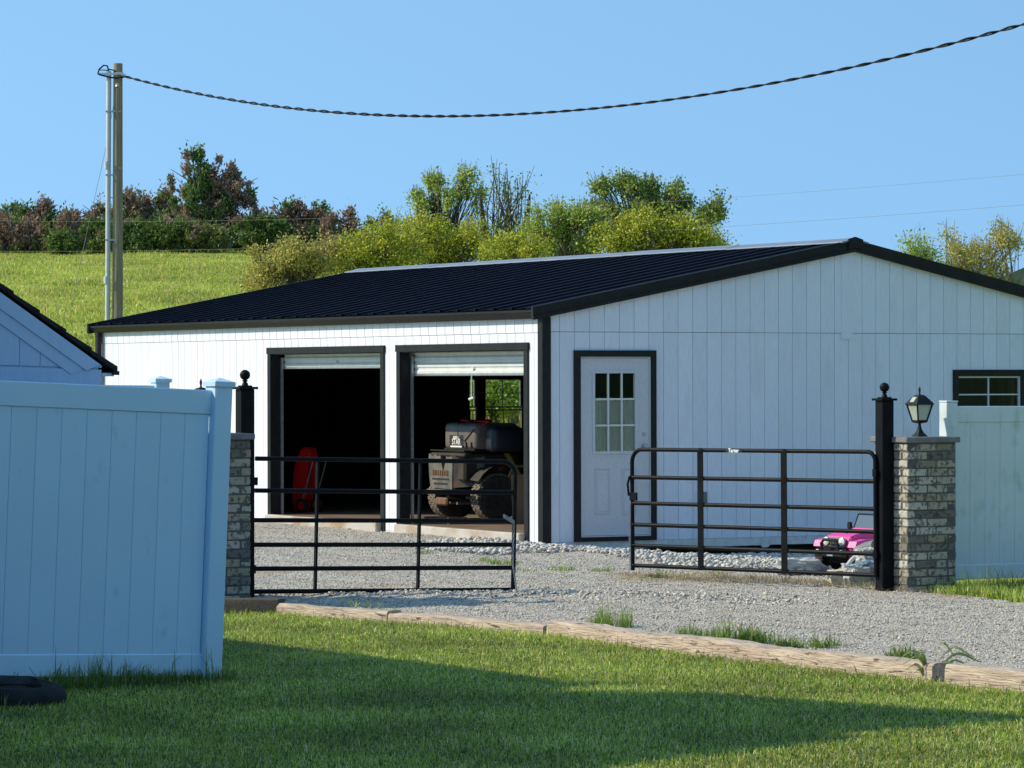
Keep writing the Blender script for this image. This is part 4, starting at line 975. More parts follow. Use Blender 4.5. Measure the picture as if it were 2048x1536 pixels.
# window on the gable wall
wn = thing("window", None, None); wn.parent = garage
wo = (U_at(1906), U_at(2060), WN[2] - .12, bz(739.5, WN[0], 0))
mb = MB(); mb.box(wo[0], WN[0], -.024, -.0005, wo[2], wo[3]); mb.box(WN[1], wo[1], -.024, -.0005, wo[2], wo[3]); mb.box(WN[0], WN[1], -.024, -.0005, WN[3], wo[3]); mb.box(WN[0], WN[1], -.024, -.0005, wo[2], WN[2]); mb.build("window_casing", m_black, wn)
def sash(parent, u0, u1, z0, z1, v0, nx, nz, fr=.02, mun=.016, gm=None, dv=1):
    mb = MB(); q0, q1 = (v0, v0 + .03)
    mb.box(u0, u0 + fr, q0, q1, z0, z1); mb.box(u1 - fr, u1, q0, q1, z0, z1); mb.box(u0 + fr, u1 - fr, q0, q1, z0, z0 + fr); mb.box(u0 + fr, u1 - fr, q0, q1, z1 - fr, z1); mb.build("window_frame", m_white, parent)
    mb = MB(); W, Hh = (u1 - u0 - 2 * fr) / nx, (z1 - z0 - 2 * fr) / nz
    for i in range(1, nx): mb.box(u0 + fr + W * i - mun / 2, u0 + fr + W * i + mun / 2, q0 + .004, q0 + .018, z0 + fr, z1 - fr)
    for j in range(1, nz):
        for i in range(nx): mb.box(u0 + fr + W * i + mun / 2, u0 + fr + W * (i + 1) - mun / 2, q0 + .004, q0 + .018, z0 + fr + Hh * j - mun / 2, z0 + fr + Hh * j + mun / 2)
    mb.build("muntin", m_white, parent)
    for i in range(nx):
        for j in range(nz): MB().box(u0 + fr + W * i, u0 + fr + W * (i + 1), q0 + .020, q0 + .023, z0 + fr + Hh * j, z0 + fr + Hh * (j + 1)).build("pane", gm or m_glass, parent)
zm = (WN[2] + WN[3]) / 2
sash(wn, WN[0], WN[1], WN[2], WN[3], .004, 2, 4)
MB().box(WN[0] - .1, WN[1] + .1, .45, .47, WN[2] - .2, WN[3] + .1).build("inner_panel", m_dark, wn)
MB().box(WN[1] - .06, WN[1] - .005, .10, .43, WN[2] - .2, WN[3] + .1).build("inner_reveal", m_board, wn)
# far gable windows (seen through the open door), insect screen over the lower sashes
um = (U_at(948, VE), U_at(963, VE))
for (a, b) in ((BW[0] - .35, um[0]), (um[1], BW[1])):
    bwn = thing("window", None, None); bwn.parent = garage
    zmid = bz(817, 6.5, VE)
    sash(bwn, a if a > BW[0] else BW[0], b, zmid + .012, BW[3], VE - .07, 2 if b - a > .3 else 1, 2, .022, .012)
    sash(bwn, a if a > BW[0] else BW[0], b, BW[2], zmid - .012, VE - .105, 2 if b - a > .3 else 1, 2, .022, .012, m_screen)
MB().box(um[0], um[1], VE - .15, VE - .05, BW[2] - .02, BW[3] + .02).build("mullion_post", m_dark, garage)
MB().box(BW[1] + .01, BW[1] + .09, VE - .20, VE - .121, FZ, 2.5).build("stud", m_board, garage)
# outlet on the wall, small things
MB().box(U_at(1396), U_at(1411), -.045, -.001, bz(1006, 2, 0), bz(984, 2, 0), .008).build("outlet_box", m_greyplastic, garage)

# ------------------------------------------------------------------ things inside the garage
def inb(name, label, cat, u, v, z, yaw=0, group=None):
    p = bw(u, v, z); return thing(name, label, cat, p, (0, 0, PHI + radians(yaw)), group)
# red mower stored upright
def mower():
    r = inb("lawn_mower", "red lawn mower stored on end beside the farther doorway", "lawn mower", .75, V_at(611, .75), FZ, 118)
    # local: x across the picture, z up
    S = F / (YC + .75 * SP + V_at(611, .75) * CP)
    def p(px, py): return ((px - 611) / S, 0, (1027 - py) / S)
    pr = [p(*q) for q in [(612, 1027), (630, 1027), (633, 1000), (633, 950), (629, 932), (618, 920), (617, 905), (610, 898), (602, 896), (594, 899), (590, 910), (591, 922), (596, 935), (597, 975), (600, 1000), (608, 1006)]]
    mb = MB(); mb.prism([(a, -.10, c) for a, b, c in pr], (0, .20, 0)); bmesh.ops.bevel(mb.bm, geom=[e for e in mb.bm.edges if abs(e.verts[0].co.y - e.verts[1].co.y) < 1e-6], offset=.022, segments=2, affect='EDGES')
    mb.build("deck", m_red, r, True)
    for yy in (-.17, .17):
        mb = MB(); mb.lathe([(.03, -.02), (.085, -.022), (.098, -.015), (.098, .015), (.085, .022), (.03, .02)], 20, T(p(602, 1014)[0], yy, .098) @ R(90, 'X')); w_ = mb.build("wheel", m_rubber, r, True)
        MB().lathe([(.001, -.026), (.055, -.024), (.055, .024), (.001, .026)], 16, T(p(602, 1014)[0], yy, .098) @ R(90, 'X')).build("hub", m_red, w_, True)
        MB().tube([(p(605, 1014)[0], yy * .9, .1), (p(576, 925)[0], yy * .9, p(576, 925)[2])], .011, 8).build("handle_bar", m_greyplastic, r, True)
    MB().tube([(p(627, 915)[0], .02, p(0, 940)[2]), (p(637, 960)[0], .05, p(0, 965)[2]), (p(635, 1000)[0], .05, p(0, 995)[2])], .006, 6).build("control_cable", m_rubber, r)
    mb = MB(); mb.box(-.10, .04, -.122, -.10, p(0, 948)[2], p(0, 936)[2], .004); mb.build("engine_cover_seam", m_red, r)
    text_obj("badge", "XB", .075, m_labelwhite, r, T(p(622, 0)[0], -.1015, p(0, 933)[2]) @ R(-38, 'Y') @ R(90, 'X'), bold=.004)
mower()
# utility vehicle, nose towards the doorway
def quad_bike():
    r = inb("utility_quad", "muddy grey four wheeled utility quad parked nose out in the nearer bay", "quad bike", 0, 0, FZ)
    r.location = bw(0, 0, FZ) ; r.rotation_euler = (-TILT, 0, PHI)
    uf = 1.05; v0, v1 = 3.95, 4.92
    # front plate with slots and cut out
    def plate(pts, name, m, dep=.05):
        mb = MB(); mb.prism(pts, (dep, 0, 0)); return mb.build(name, m, r)
    A = lambda v, z: (uf, v, z)
    pl = plate([A(4.95, .78), A(4.93, .56), A(4.9, .45), A(4.86, .41), A(4.30, .40), A(4.28, .80), A(4.34, .82), A(4.40, .80), A(4.46, .82), A(4.50, .70), A(4.54, .61), A(4.58, .70), A(4.62, .83), A(4.70, .81), A(4.76, .845), A(4.84, .81), A(4.93, .85)], "front_grille", m_mud)
    for (z, a, b) in ((.515, 4.38, 4.84), (.455, 4.42, 4.80)):
        MB().box(uf - .004, uf + .001, a, b, z, z + .022).build("slot", m_labelblack, pl)
    for k in range(9): MB().box(uf - .012, uf + .001, 4.40 + k * .05, 4.43 + k * .05, .575, .64, .003).build("raised_letter", m_board, pl)
    plate([(uf + .01, 4.275, .42), (uf + .01, 4.275, .83), (uf + .30, 3.98, .83), (uf + .30, 3.98, .45)], "corner_panel", m_mud, .03)
    MB().prism([(uf + .30, 3.97, .45), (uf + .30, 3.97, .83), (uf + .75, 3.955, .84), (uf + .82, 3.955, .60), (uf + .55, 3.96, .47)], (0, .03, 0)).build("side_panel", m_muddark, r)
    MB().box(uf + .32, uf + .58, 3.955, 3.968, .43, .455).build("side_slot", m_labelblack, r)
    mb = MB(); mb.lathe([(.09, -.004), (.09, .004)], 14, T(uf + .52, 3.951, .66) @ R(90, 'X')); mb.build("badge", m_rim, r)
    text_obj("badge_mark", "AT", .055, mat("badge_red", (.35, .10, .05), rough=.6), r, T(uf + .52, 3.945, .66) @ R(90, 'X'), bold=.003)
    MB().box(uf + .05, uf + .9, 4.05, 4.85, .50, .80, .03).build("front_body", m_muddark, r)
    MB().box(uf + .02, uf + .75, 3.99, 4.93, .815, .86, .015).build("hood", m_muddark, r)
    MB().box(uf - .05, uf + .05, 3.92, 4.92, .355, .395, .01).build("bumper", m_mud, r)
    MB().box(uf - .02, uf + .03, 4.42, 4.74, .19, .29, .02).build("skid_plate", m_board, r)
    # front rack
    mb = MB()
    for k in range(6): mb.tube([(uf + .02, 4.0 + k * .18, .885), (uf + .85, 4.0 + k * .18, .885)], .011, 6)
    for u in (uf + .02, uf + .43, uf + .85): mb.tube([(u, 3.98, .89), (u, 4.92, .89)], .012, 6)
    mb.build("front_rack", m_rubber, r)
    # underside members
    mb = MB()
    for (a, b) in [((uf + .1, 4.1, .30), (uf + .5, 3.99, .24)), ((uf + .1, 4.6, .30), (uf + .5, 4.85, .24)), ((uf + .3, 4.0, .36), (uf + .5, 3.98, .2)), ((uf + .1, 4.35, .22), (uf + 1.7, 4.35, .22)), ((uf + .1, 4.55, .22), (uf + 1.7, 4.55, .22))]: mb.tube([a, b], .02, 6)
    mb.build("suspension", m_mud, r)
    # wheels
    def wheel(u, v, side):
        e = MB(); Mx = T(u, v, .30) @ R(90, 'X')
        prof = [(.16, -.11), (.225, -.125), (.275, -.115), (.288, -.07), (.290, 0), (.288, .07), (.275, .115), (.225, .125), (.16, .11)]
        e.lathe(prof, 32, Mx); wv = e.build("wheel", m_tyre, r, True)
        lg = MB()
        for k in range(30):
            for s_, q in ((-1, 0), (1, .5), (-.33, .25), (.33, .75)):
                lg.box(-.024, .024, s_ * .078 - .024, s_ * .078 + .024, .284, .303, 0, T(u, v, .30) @ R(360 * (k + q) / 30, 'Y') @ R(20 * (1 if s_ > 0 else -1), 'Z'))
        lg.build("tread_lug", m_tyre2, wv)
        lr = MB(); lr.lathe([(.155, -.10), (.16, -.115), (.145, -.115), (.13, -.075), (.06, -.065), (.055, -.09), (.001, -.09)], 24, T(u, v, .30) @ R(90 if side < 0 else -90, 'X')); lr.build("rim", m_rim, wv, True)
        for k in range(5): MB().lathe([(.010, 0), (.010, .014), (.001, .016)], 8, T(u, v + side * .074, .30) @ R(72 * k, 'Y') @ T(0, 0, .085) @ R(-90 * side, 'X')).build("lug_nut", m_galv, wv)
    wheel(uf + .42, 3.92, -1); wheel(uf + .36, 4.98, 1); wheel(uf + 1.72, 3.92, -1); wheel(uf + 1.72, 4.98, 1)
    # fender with its mossy edge, seat, handlebar, rear
    mb = MB(); P = []
    for k in range(9):
        a = radians(150 - 15 * k * 1.05); P.append((uf + .46 + .40 * cos(a) , .30 + .42 * sin(a)))
    V_ = [];
    for (a, z) in P: V_ += [(a, 3.80, z), (a, 4.10, z + .02)]
    mb.faces(V_, [(2 * k, 2 * k + 1, 2 * k + 3, 2 * k + 2) for k in range(len(P) - 1)]); mb.build("fender", m_muddark, r, True)
    MB().tube([(uf + .55, 3.80, .56), (uf + .62, 3.79, .70), (uf + .9, 3.80, .69), (uf + 1.25, 3.82, .66)], .018, 6).build("fender_edge", m_moss, r)
    MB().prism([(uf + .5, 3.80, .86), (uf + .56, 3.80, .86), (uf + .74, 3.80, .58), (uf + .68, 3.80, .58)], (0, .03, 0)).build("fender_stay", m_moss, r)
    MB().box(uf + 1.0, uf + 1.9, 4.25, 4.65, .62, .82, .05).build("seat", m_rubber, r, True)
    mb = MB(); mb.tube([(uf + .86, 4.1, .98), (uf + .80, 4.3, .94), (uf + .80, 4.6, .94), (uf + .86, 4.8, .98)], .014, 8); mb.build("handlebar", m_rubber, r)
    MB().box(uf + 1.5, uf + 2.2, 3.98, 4.9, .80, .84, .01).build("rear_rack", m_rubber, r)
    MB().box(uf + .9, uf + 2.1, 4.1, 4.8, .30, .62, .05).build("rear_body", m_muddark, r)
quad_bike()
def spot_sprayer():
    uf = 1.12; r = inb("spray_tank", "beige spray tank with black label strapped on the front rack of the quad", "sprayer", 0, 0, FZ); r.location = bw(0, 0, FZ); r.rotation_euler = (-TILT, 0, PHI)
    za, zb = .905, 1.245
    a, b = V_at(952, uf), V_at(888, uf)
    mb = MB(); mb.box(uf, uf + .62, a, b, za, zb, .06, seg=3); mb.build("tank", m_tank, r, True)
    MB().box(uf - .012, uf + .6, a + .02, b - .02, za - .012, za + .02, .008).build("cradle", m_rubber, r)
    for vv in (a + .10, a + .24): MB().box(uf - .014, uf - .001, vv, vv + .018, za, za + .10).build("strap", m_rubber, r)
    lv0, lv1 = V_at(927, uf), V_at(900, uf); lz0, lz1 = bz(897, uf, 4.4) - FZ, bz(870, uf, 4.4) - FZ
    lab = MB().box(uf - .004, uf - .0005, lv0, lv1, lz0, lz1).build("label", m_labelblack, r)
    Mf = lambda z: T(uf - .006, (lv0 + lv1) / 2, z) @ R(-90, 'Z') @ R(90, 'X')
    hgt = lz1 - lz0
    text_obj("label_word", "STAR", .088, m_labelwhite, lab, Mf(lz0 + hgt * .50) @ Matrix.Diagonal((1.12, 1.2, 1, 1)), .0005, .0015)
    text_obj("label_word", "NORTH", .045, m_labelwhite, lab, Mf(lz0 + hgt * .83) @ Matrix.Diagonal((1.05, 1.0, 1, 1)), .0005, .002)
    MB().box(uf - .0065, uf - .0045, lv0 + .035, lv1 - .03, lz0 + hgt * .10, lz0 + hgt * .22).build("label_bar", m_labelwhite, lab)
    MB().tube([(uf + .02, (lv0 + lv1) / 2 - .02, zb - .0), (uf - .008, (lv0 + lv1) / 2 - .05, lz1 - .02), (uf - .006, lv0 - .04, lz0 + hgt * .55), (uf - .004, a + .05, zb - .08)], .007, 6).build("hose", m_rubber, r)
    MB().lathe([(.09, 0), (.09, .03), (.07, .045), (.001, .045)], 16, T(uf + .2, (a + b) / 2, zb - .002)).build("tank_lid", m_rubber, r, True)
    mb = MB(); mb.box(uf + .10, uf + .55, a - .30, a - .02, za - .02, za + .30, .07, seg=3); mb.build("blue_pump_box", mat("dark_blue_plastic", (.010, .018, .034), rough=.5), r, True)
    MB().tube([(uf + .1, a + .02, zb - .03), (uf + .15, a - .06, zb + .02), (uf + .2, b - .1, zb + .03)], .012, 6).build("wand", m_red, r)
spot_sprayer()
def inside_junk():
    r = inb("wooden_ramp", "worn brown wooden board lying on the floor in front of the quad", "board", .62, V_at(890, .62), FZ + .002, 90)
    mb = MB(); mb.prism([(-.36, -.12, 0), (.28, -.12, 0), (.36, -.12, .02), (.30, -.12, .075), (-.36, -.12, .085)], (0, .26, 0)); mb.build("plank", m_board, r); MB().box(-.36, .26, -.124, -.119, .03, .04).build("edge_strip", m_rubber, r)
    r = inb("leaning_board", "narrow brown board leaning against the right side of the nearer bay", "board", 1.4, V_at(1042, 1.4), FZ, 40)
    mb = MB(); mb.box(-.02, .02, -.10, .10, 0, .62, .004, R(-8, 'Y')); mb.build("plank", m_board, r)
    # work bench with clutter, dark against the back window
    ub = 4.6; vb = V_at(1000, ub)
    r = inb("workbench", "dark cluttered workbench in silhouette below the back window", "workbench", ub, vb, FZ, 0)
    MB().box(-.35, .35, -1.6, .7, .88, .94, .01).build("bench_top", m_dark, r)
    for (x_, y_) in ((-.3, -1.5), (.3, -1.5), (-.3, .6), (.3, .6)): MB().box(x_ - .04, x_ + .04, y_ - .04, y_ + .04, 0, .88).build("leg", m_dark, r)
    MB().box(-.33, .33, -1.5, .6, .25, .29).build("shelf", m_dark, r)
    def clutter(name, label, cat, px, py0, w_, h_, kind=0):
        v_ = V_at(px, ub); o = inb(name, label, cat, ub, v_, FZ + .942, rnd.uniform(-15, 15))
        mb = MB()
        if kind == 0: mb.box(-.12, .12, -w_ / 2, w_ / 2, 0, h_, .02)
        elif kind == 1: mb.lathe([(w_ / 2, 0), (w_ / 2, h_ * .8), (w_ * .3, h_), (.001, h_)], 14)
        else: mb.box(-.12, .12, -w_ / 2, w_ / 2, 0, h_ * .6, .03); mb.box(-.05, .05, -w_ / 4, w_ / 4, h_ * .55, h_, .02); mb.tube([(0, -w_ / 2, h_ * .6), (0, -w_ / 3, h_ * 1.0), (0, w_ / 3, h_ * 1.0), (0, w_ / 2, h_ * .6)], .02, 6)
        mb.build("body", m_rubber, o, True); return o
    clutter("tool_case", "dark rounded case highest on the workbench left of the window panes", "case", 972, 0, .26, .26, 2)
    clutter("dark_canister", "dark round canister on the workbench behind the sprayer", "canister", 962, 0, .22, .28, 1)
    clutter("tool_box", "low dark box on the workbench near the right window edge", "box", 1014, 0, .26, .07, 0)
    clutter("dark_carton", "small dark carton at the right end of the workbench", "box", 1038, 0, .20, .13, 0)
inside_junk()

# ------------------------------------------------------------------ shed behind the left fence
def shed():
    A = radians(33); YE = 23.35; EX = X_at(217, YE); EZ = Z_at(742, YE)
    gz0 = Hs(EX, YE)
    r = thing("storage_shed", "white garden shed with black shingled gable roof behind the left fence", "shed", (EX, YE, gz0), (0, radians(1.6), A))
    h = EZ - gz0; W = 2.5; Dp = 5.0; ov = .10; tn = .61
    # local x: along the gable towards the right (0 = eave tip), y: back
    ridge = -(W / 2 + ov); z_at = lambda x_: h + .02 + (-x_ if x_ > ridge else (x_ - 2 * ridge)) * tn
    x0, x1 = -(W + ov), -ov
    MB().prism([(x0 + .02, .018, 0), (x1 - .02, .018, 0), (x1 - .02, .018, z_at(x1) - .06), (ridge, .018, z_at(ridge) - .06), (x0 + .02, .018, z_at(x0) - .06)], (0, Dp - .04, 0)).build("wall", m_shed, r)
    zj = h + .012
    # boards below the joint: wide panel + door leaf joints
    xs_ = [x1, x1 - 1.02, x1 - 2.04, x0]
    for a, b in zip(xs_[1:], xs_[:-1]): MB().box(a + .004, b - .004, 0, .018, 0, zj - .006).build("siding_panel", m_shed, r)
    n = int(W / .145)
    for i in range(n + 1):
        a = x1 - .145 * (i + 1); b = x1 - .145 * i
        if b < x0: break
        a = max(a, x0); p = [(a + .002, .004, zj + .006), (b - .002, .004, zj + .006), (b - .002, .004, max(z_at(b) - .05, zj + .01)), (a + .002, .004, max(z_at(a) - .05, zj + .01))]
        if a < ridge < b: p = p[:3] + [(ridge, .004, z_at(ridge) - .05)] + p[3:]
        MB().prism(p, (0, .014, 0)).build("siding_board", m_shed, r)
    for s in (1, -1):
        f = lambda x_: x_ if s > 0 else 2 * ridge - x_
        for (d0, d1, y_) in ((.055, .135, -.016), (.136, .225, -.006)):
            xa = x1 - (.02 if d0 < .1 else .12); p = [(f(xa), y_, z_at(xa) - d0), (f(ridge), y_, z_at(ridge) - d0), (f(ridge), y_, z_at(ridge) - d1 - .02), (f(xa - .10), y_, z_at(xa - .10) - d1 - .02)]
            MB().prism(p, (0, .0095, 0)).build("rake_board", m_shed, r)
        L_ = sqrt(1 + tn * tn); k = 0; x_ = .0
        while x_ > ridge:
            xb = max(x_ - .185, ridge); xc_ = max(xb - .06, ridge)
            lift = .010
            p = [(f(x_), -.02, z_at(x_) + lift), (f(xb), -.02, z_at(xb) + lift - .014), (f(xc_), -.02, z_at(xc_) - .012), (f(xc_), -.02, z_at(xc_) - .03), (f(x_), -.02, z_at(x_) - .03)]
            MB().prism(p, (0, Dp + .04, 0)).build("shingle_course", m_shingle, r); x_ = xb; k += 1
        MB().box(*sorted((f(.014), f(-.03))), -.02, Dp + .02, z_at(0) - .045, z_at(0) - .02).build("drip_edge", m_shingle, r)
    MB().box(x1, x1 + .085, .0, Dp, z_at(x1) - .115, z_at(x1) - .095).build("soffit", m_shed, r)
shed()

# ------------------------------------------------------------------ neighbouring house, left of the frame (casts the shadow on the lawn)
def house():
    XH = -5.55; g = Hs(XH, 21)
    r = thing("house", "white gabled house standing left of the lawn", "house", (XH, 21.3, g))
    ap = 6.25 - g; e1, z1 = 1.45, 6.25 - g - 1.36; e0, z0 = -1.35, 6.25 - g - 1.20
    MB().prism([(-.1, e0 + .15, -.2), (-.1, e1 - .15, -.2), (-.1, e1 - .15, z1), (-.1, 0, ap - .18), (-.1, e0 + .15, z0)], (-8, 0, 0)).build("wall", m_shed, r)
    for (a, za) in ((e1, z1), (e0, z0)):
        MB().prism([(0, a, za), (0, 0, ap), (0, 0, ap - .16), (0, a, za - .16)], (-8.2, 0, 0)).build("roof", m_shingle, r)
    # lower wing
    MB().prism([(.75, -4.2, -.2), (.75, -1.0, -.2), (.75, -1.0, 3.95), (.75, -1.35, 4.4), (.75, -4.2, 3.0)], (-3, 0, 0)).build("wing_wall", m_shed, r)
    for p in ([(.95, -.78, 4.02), (.95, -1.36, 4.68), (.95, -1.36, 4.54), (.95, -.78, 3.9)], [(.95, -4.6, 2.75), (.95, -1.36, 4.68), (.95, -1.36, 4.54), (.95, -4.6, 2.62)]):
        MB().prism(p, (-3.3, 0, 0)).build("wing_roof", m_shingle, r)
    MB().prism([(.1, -19.5, -.2), (.1, -4.65, -.2), (.1, -4.65, 3.3), (.1, -19.5, 3.3)], (-6, 0, 0)).build("side_wall", m_shed, r)
    MB().prism([(.3, -19.8, 3.3), (.3, -4.65, 3.3), (-3, -4.65, 4.9), (-3, -19.8, 4.9)], (0, 0, .12)).build("side_roof", m_shingle, r)
    MB().box(-.098, -.06, -.45, .45, 2.2, 3.4).build("window", m_glass, r)
house()

# ------------------------------------------------------------------ vinyl fences
def vinyl_fence(label, origin, ang, roll, length, hgt, m, group, pw=.175, post_at=(0,), rail=.155, brail=.14, pt=.127, caps=True, first=.06, gap=.03, flip=1):
    r = thing("vinyl_fence", label, "fence", origin, (0, radians(roll), radians(ang)), group)
    MB().box(first, length, -.02, .02, hgt - rail, hgt, .006).build("top_rail", m, r)
    MB().box(first, length, -.02, .02, gap, gap + brail, .006).build("bottom_rail", m, r)
    x_ = first + .012; n = 0
    while x_ < length - .02:
        b = min(x_ + pw - .0015, length); MB().box(x_, b, -.011, .011, gap + brail - .03, hgt - rail + .03, .003).build("plank", m, r); x_ += pw; n += 1
    for p in post_at:
        po = MB().box(p - pt / 2, p + pt / 2, -pt / 2, pt / 2, -.05, hgt + .035, .006).build("post", m, r)
        if not caps:
            MB().box(p - pt / 2 - .003, p + pt / 2 + .003, -pt / 2 - .003, pt / 2 + .003, hgt + .036, hgt + .052, .003).build('post_cap', m, po); continue
        c = MB(); q = pt / 2 + .012; c.lathe([(q * 1.414, 0), (q * 1.414, .028), (q * 1.414 * .98, .032), (.002, .058)], 4, T(p, 0, hgt + .025) @ R(45)); c.build("post_cap", m, po)
    return r
gzf = Hs(-1.916, 23.0)
vinyl_fence("near white vinyl privacy fence standing at the left in shade", (-1.916, 23.0, gzf), 216, -2.55, 4.35, 1.83, m_vinyl_skytint, "white vinyl fences", post_at=(0, 2.5))
# behind: the fence leaving the left pillar
lp = Vector((-2.33, 31.8)) 

# ------------------------------------------------------------------ gate posts, pillars, lamps, gates
YL, YRt = 31.8, 34.35
PLx, PRx = X_at(490, YL), X_at(1769, YRt)
def gate_post(label, x_, y_, top_py, base_py):
    zb = Z_at(base_py, y_); h = Z_at(top_py, y_) - zb
    r = thing("gate_post", label, "post", (x_, y_, zb), (0, 0, PHI), "black gate posts")
    MB().box(-.064, .064, -.064, .064, -.15, h - .02, .006).build("shaft", m_gate, r)
    mb = MB(); mb.box(-.088, .088, -.088, .088, h - .02, h + .002, .004); mb.box(-.05, .05, -.05, .05, h + .002, h + .014, .004); mb.build("cap_plate", m_gate, r)
    mb = MB(); mb.lathe([(.03, h + .012), (.024, h + .035), (.014, h + .045), (.03, h + .055), (.014, h + .062), (.012, h + .07)], 14); mb.ball((0, 0, h + .105), .046); mb.build("ball_finial", m_gate, r, True)
gate_post("left black square gate post with ball finial, holding the closed gate", PLx, YL, 774, 1203)
gate_post("right black square gate post with ball finial, holding the open gate", PRx, YRt, 797, 1186)
brick_meshes = []
def brick_mesh(lx, ly, lz):
    b = MB(); b.box(-lx / 2, lx / 2, -ly / 2, ly / 2, -lz / 2, lz / 2, .006, seg=1)
    for v in b.bm.verts: v.co += Vector((rnd.uniform(-.0025, .0025), rnd.uniform(-.0025, .0025), rnd.uniform(-.0025, .0025)))
    bmesh.ops.recalc_face_normals(b.bm, faces=b.bm.faces[:])
    me = bpy.data.meshes.new("brick"); b.bm.to_mesh(me); b.bm.free(); me.materials.append(m_brick); return me
CO = .0785; WB = .56; BD = .09; BL = (WB - BD - .01) / 2 
bm_long = [brick_mesh(BL - .013, BD, CO - .013) for _ in range(7)]; bm_head = [brick_mesh(BD, BD, CO - .013) for _ in range(4)]
def brick_pillar(label, cx_, cy_, zb, n=18):
    r = thing("brick_pillar", label, "pillar", (cx_, cy_, zb), (0, 0, PHI), "brick gate pillars")
    hh = WB / 2
    MB().box(-hh + .008, hh - .008, -hh + .008, hh - .008, -.2, n * CO + .003).build("mortar_core", m_mortar, r)
    for k in range(n):
        z = k * CO + CO / 2
        for s in range(4):
            M_ = R(90 * s + (0 if k % 2 == 0 else 0))
            # each face owns its left corner on even courses, its right corner on odd ones
            d = 1 if k % 2 == 0 else -1
            xsb = [d * (-hh + BL / 2), d * (-hh + BL * 1.5 + .0)]
            for i, xx in enumerate(xsb):
                me = rnd.choice(bm_long); o = bpy.data.objects.new("brick", me); COL.objects.link(o); o.parent = r
                p = M_ @ Vector((xx + rnd.uniform(-.002, .002), -hh + BD / 2 + rnd.uniform(-.003, .003), z)); o.location = p
                o.rotation_euler = (rnd.uniform(-.01, .01), rnd.uniform(-.008, .008), radians(90 * s + rnd.choice((0, 180))))
    c = MB(); q = hh + .028; c.box(-q, q, -q, q, n * CO + .004, n * CO + .056, .008); c.build("cap_stone", m_capstone, r)
    return n * CO + .056 + zb
def pillar_pos(post, side):
    # the post stands against the middle of the pillar's gate side
    d = Vector((CP, SP)) * side * (WB / 2 + .068); return post[0] + d.x, post[1] + d.y
pl_ = pillar_pos((PLx, YL), -1); pr_ = pillar_pos((PRx, YRt), 1)
ztl = brick_pillar("left brick pillar, mostly hidden between white fence and gate post", pl_[0], pl_[1], Z_at(1203, YL) - .0)
ztr = brick_pillar("right brick pillar in full view, sunlit strip on its left side", pr_[0], pr_[1], Z_at(1186, YRt) - .0)
def pillar_lamp(label, x_, y_, z_, h=.53):
    r = thing("pillar_lamp", label, "lamp", (x_, y_, z_), (0, 0, PHI), "lanterns on the brick pillars"); s = h / 116.0
    q = lambda pts: [(a * s * 1.0, b * s) for a, b in pts]
    MB().lathe(q([(17, 0), (16, 2), (9, 8), (5, 15), (3, 23), (3, 27), (6, 29)]), 4, R(45), False).build("base", m_black, r)
    MB().lathe(q([(3, 27), (15, 29), (17.5, 32), (17.5, 34), (3, 34)]), 4, R(45)).build("lantern_floor", m_black, r)
    b0, b1, zl, zh = 15.0 * s, 25.5 * s, 34 * s, 66 * s; c = .7071
    mb = MB()
    for (sx_, sy_) in ((1, 1), (1, -1), (-1, 1), (-1, -1)): mb.tube([(sx_ * b0 * c * 1.05, sy_ * b0 * c * 1.05, zl), (sx_ * b1 * c * 1.05, sy_ * b1 * c * 1.05, zh)], .0085, 5)
    mb.build("lantern_frame", m_black, r)
    for k in range(4):
        M_ = R(90 * k); e0, e1 = b0 * c, b1 * c
        mb = MB(); mb.prism([M_ @ Vector(p) for p in ((-e0, -e0, zl), (e0, -e0, zl), (e1, -e1, zh), (-e1, -e1, zh))], M_ @ Vector((0, .004, 0)) - Vector((0, 0, 0))); mb.build("lamp_pane", m_lampglass, r)
    mb = MB(); mb.lathe(q([(30, 66), (30.5, 68), (13, 84), (9, 86), (3, 87)]), 4, R(45)); mb.build("lantern_roof", m_black, r)
    M_ = R(90 * 3)
    mb = MB(); 
    Ms = R(-90) @ T(0, -15.6 * s, 76.4 * s) @ Matrix.Rotation(math.atan2(16, 12.4), 4, 'X'); mb.box(-7 * s, 7 * s, -6.5 * s, 6.5 * s, .0, .003, 0, Ms); mb.build("solar_cell", mat("solar_cell", (.42, .44, .36), rough=.3), r)
    mb = MB(); mb.lathe(q([(3, 86), (1.6, 90), (2, 92), (2.6, 96), (2.2, 99), (1.2, 102), (.2, 104)]), 10); mb.build("finial", m_black, r, True)
    MB().tube([(0, 0, 38 * s), (0, 0, 64 * s)], .010, 8).build("bulb_stem", m_moss, r)
pillar_lamp("black solar lantern on the right brick pillar", pr_[0] + .045, pr_[1] + .02, ztr)
pillar_lamp("black solar lantern on the left pillar, only its tip showing above the fence", pl_[0] - .06, pl_[1] - .05, ztl)
# fence leaving the right pillar (towards the right) and the left pillar (towards the left)
P2 = bw(0, 0); hwp = WB / 2
q = (pr_[0] + CP * (hwp + .085) - SP * -.02, pr_[1] + SP * (hwp + .085)); zq = Hs(*q) + .0
hR = Z_at(812, q[1] + .1) - zq
vinyl_fence("right white vinyl fence with green algae stains, beyond the brick pillar", (q[0], q[1], zq), 28.5, .25, 4.4, hR, m_vinyl_stain, "white vinyl fences", post_at=(0,), gap=.10, caps=False)
q = (pl_[0] - CP * (hwp + .19), pl_[1] - SP * (hwp + .19)); zq = Hs(*q)
vinyl_fence("far left white vinyl fence, one post showing over the near fence", (q[0], q[1], zq), 208.5, -.6, 3.3, 1.88, m_vinyl_skytint, "white vinyl fences", post_at=(0, 2.44))

